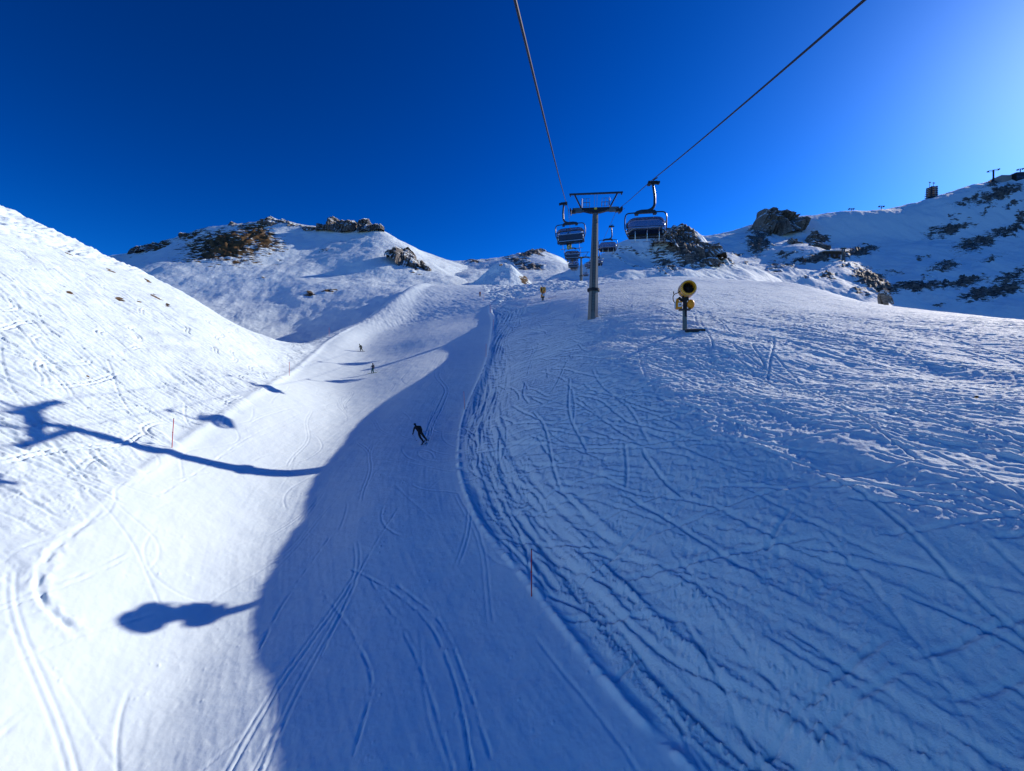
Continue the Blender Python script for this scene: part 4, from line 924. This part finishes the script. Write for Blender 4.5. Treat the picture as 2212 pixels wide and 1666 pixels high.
g1 = make_gun(); gp = hit(1479, 712); g1.location = (gp[0], gp[1], gp[2]-.05); g1['label'] = 'large snow gun on a square post with its round black fan mouth facing the camera'
g1.scale = [gp[1]/45.0*1.0]*3; g1.rotation_euler = (0, 0, math.radians(-14))
print('gun', gp, 'P0', P0, 'P1', P1, 'P2', P2, 'T1', T1)
g2 = copy_tree(g1); Yg = 100; xg = (1172-W/2)/F*Yg; g2.location = (xg, Yg, ground_z(xg, Yg) - 1.1); g2.rotation_euler = (0, 0, math.radians(100)); g2['label'] = 'smaller snow gun seen from the side, left of the tall lift tower'; g2.scale = (.86, .86, .86)
g3 = copy_tree(g1); Yg = 219; g3.location = ((1081-W/2)/F*Yg, Yg, (H/2-590)/F*Yg); g3.rotation_euler = (0, 0, math.radians(40)); g3['label'] = 'tiny snow gun standing on top of the shaded mound beyond the piste'; g3.scale = (.9, .9, .9)
b = MB(); q = hit(1500, 714); b.add([(q[0]-.9, q[1]-.4, q[2]+.05), (q[0]+.9, q[1]-.3, q[2]+.10), (q[0]+.8, q[1]+.5, q[2]+.22), (q[0]-.8, q[1]+.3, q[2]+.2), (q[0]-.9, q[1]-.4, q[2]-.2), (q[0]+.9, q[1]-.3, q[2]-.2), (q[0]+.8, q[1]+.5, q[2]-.2), (q[0]-.8, q[1]+.3, q[2]-.2)], [(0,1,2,3), (7,6,5,4), (0,4,5,1), (1,5,6,2), (2,6,7,3), (3,7,4,0)])
tag(b.build('hatch', M_dark, bevel=.02), 'dark flat hatch cover half buried in snow at the foot of the large snow gun', 'hatch')

# ------------------------------------------------------------------ piste marker poles
def marker(u, v, h, label, lean=(0, 0)):
    p = Vector(hit(u, v)); t = MB(); n = 10
    t.mat(M_red); top = Vector((lean[0], lean[1], h)); t.tube([(0, 0, -.3), top*.52, top], .026, n)
    o = t.build('marker_pole', None, smooth=True); o.location = p
    m = MB(); m.tube([top*.50, top*.535], .036, n); m.build('collar', M_red, o, smooth=True)
    m = MB(); m.tube([top*.985, top*1.01], .028, n); m.build('cap', M_dark, o)
    return tag(o, label, 'marker pole', 'red marker poles along both sides of the piste')
marker(1148, 1289, 2.15, 'nearest red marker pole, in the rough shaded snow right of the piste')
marker(371, 967, 2.15, 'tall bright red marker pole on the sunlit left bank near the tower shadow', (.15, 0))
marker(625, 812, 2.1, 'red marker pole on the left rim, second from the camera')
marker(711, 726, 2.1, 'small red marker pole on the left rim, farthest of the left side')
marker(1004, 884, 2.1, 'dark looking marker pole on the shaded right piste edge beyond the skier in black', (-.12, 0))
marker(1050, 771, 2.1, 'marker pole on the right piste edge left of the broad shaded slope top')
marker(1066, 712, 2.1, 'small marker pole on the right piste edge, higher than the others of that side')
marker(1059, 676, 2.1, 'tiny marker pole on the right piste edge below the distant dark figure')
marker(1044, 650, 2.0, 'tiny marker pole right beside the distant dark figure')

# ------------------------------------------------------------------ far right mountain: mast, buildings, pylons
def mast():
    u, v, Y = 2013, 429, 556; x, y, z = px(u, v, Y); t = empty('radio_mast', (x, y, z), 0, 'dark radio tower with stacked platforms and two white dishes on the right skyline', 'radio tower')
    s = Y/F
    b = MB(); 
    for a in (-1, 1):
        for c in (-1, 1): b.bar((a*4.2, c*4, -3), (a*4.2, c*4, 22), .8)
    for k_ in range(6):
        z0 = k_*3.8
        for a in (-1, 1): b.bar((-4.2, a*4, z0), (4.2, a*4, z0+3.6), .5); b.bar((a*4.2, -4, z0), (a*4.2, 4, z0+3.6), .5)
    b.build('lattice', M_dark, t)
    b = MB()
    for k_, w in enumerate((12, 12.5, 11.5, 11, 10.5, 9.5)): b.box((-1.0+k_*.25, 0, 2+k_*3.8), (w, 9, 1.0))
    b.build('platform', M_arm, t)
    for dx, hh in ((-3.4, 31), (2.4, 30)):
        b = MB(); b.bar((dx, 0, 21), (dx, 0, hh), .4); p_ = b.build('antenna', M_dark, t)
        b = MB(); b.lathe([(0, -.3), (1.8, .3), (1.8, .6), (0, .6)], 16, Matrix.Translation((dx, 0, hh)) @ Matrix.Rotation(1.3, 4, 'X')); b.build('dish', M_white, p_)
mast(); bpy.data.objects['radio_mast'].scale = (.85, .85, .66)
x, y, z = px(2186, 394, 552); t = empty('summit_station', (x, y, z), 0, 'blocky summit station building at the top right of the right mountain', 'building')
b = MB(); b.box((-8, 6, 3), (13, 14, 12)); b.build('west_block', M_conc, t, bevel=.1); b = MB(); b.box((5, 0, 3), (13, 12, 13)); w1 = b.build('main_block', M_dark, t, bevel=.1)
b = MB(); b.box((5, 0, 9.9), (14, 13, .6), Matrix.Rotation(-.06, 3, 'Y')); b.build('roof', M_conc, t)
for k_ in range(4): b = MB(); b.box((.5+k_*3, -6.05, 4), (1.8, .2, 2.6)); b.build('window', M_glass, w1)
def pylon(u, v, Y, h, w, label, tilt=0):
    x, y, z = px(u, v, Y); t = empty('cable_pylon', (x, y, z), 0, label, 'pylon', 'pylons on the right mountain')
    b = MB(); b.bar((0, 0, -3), (0, 0, h), max(.5, w*.09)); b.bar((-w*.2, 0, -2), (0, 0, h*.7), .4); b.build('mast', M_dark, t)
    b = MB(); b.bar((-w/2, 0, h-tilt), (w/2, 0, h+tilt), .5, .5); b.bar((-w/2, 0, h-1.6-tilt), (w/2, 0, h-1.6+tilt), .35, .35)
    for s in (-1, 1): b.box((s*w/2, 0, h+s*tilt-.6), (.7, 2.4, 1.4))
    b.build('crossbeam', M_arm, t)
pylon(2146, 396, 552, 17, 14, 'tall pylon with slanted crossbeams left of the summit station', 1.5)
pylon(2204, 385, 556, 12, 7, 'small pylon right of the summit station at the picture edge', .6)
pylon(1839, 464, 558, 8, 6, 'tiny pylon on the skyline of the right mountain, left one of two')
pylon(1904, 457, 556, 7, 6, 'tiny pylon on the skyline of the right mountain, right one of two')
x, y, z = px(1793, 563, 400); t = empty('hut', (x, y, z), math.radians(8), 'dark timber hut with a snow covered roof among the rocks', 'hut')
b = MB(); b.box((0, 0, 3.2), (20, 9, 8)); w1 = b.build('wall', M_wood, t, bevel=.1)
b = MB(); b.box((-1, 0, 7.7), (22, 11, .9), Matrix.Rotation(-.05, 3, 'Y')); b.build('roof', M_roof, t, bevel=.15)
for k_ in range(3): b = MB(); b.box((-5+k_*5, -4.55, 3.2), (1.6, .2, 2.4)); b.build('window', M_glass, w1)
b = MB(); b.box((7.5, -4.55, 2.2), (2.0, .2, 4.2)); b.build('door', M_white, w1)
x, y, z = px(1822, 566, 392); t = empty('support_pylon', (x, y, z), 0, 'grey concrete and steel support pylon right of the timber hut', 'pylon')
b = MB(); 
for a in (-1, 1): b.bar((a*1.3, 0, -6), (a*1.0, 0, 12), .7)
for q in range(5): b.bar((-1.2, 0, q*2.6-2), (1.2, 0, q*2.6+.4), .3)
b.build('mast', M_steel, t); b = MB(); b.box((0, 0, 12.2), (4.6, 2, .8)); b.build('crossbeam', M_steel, t)
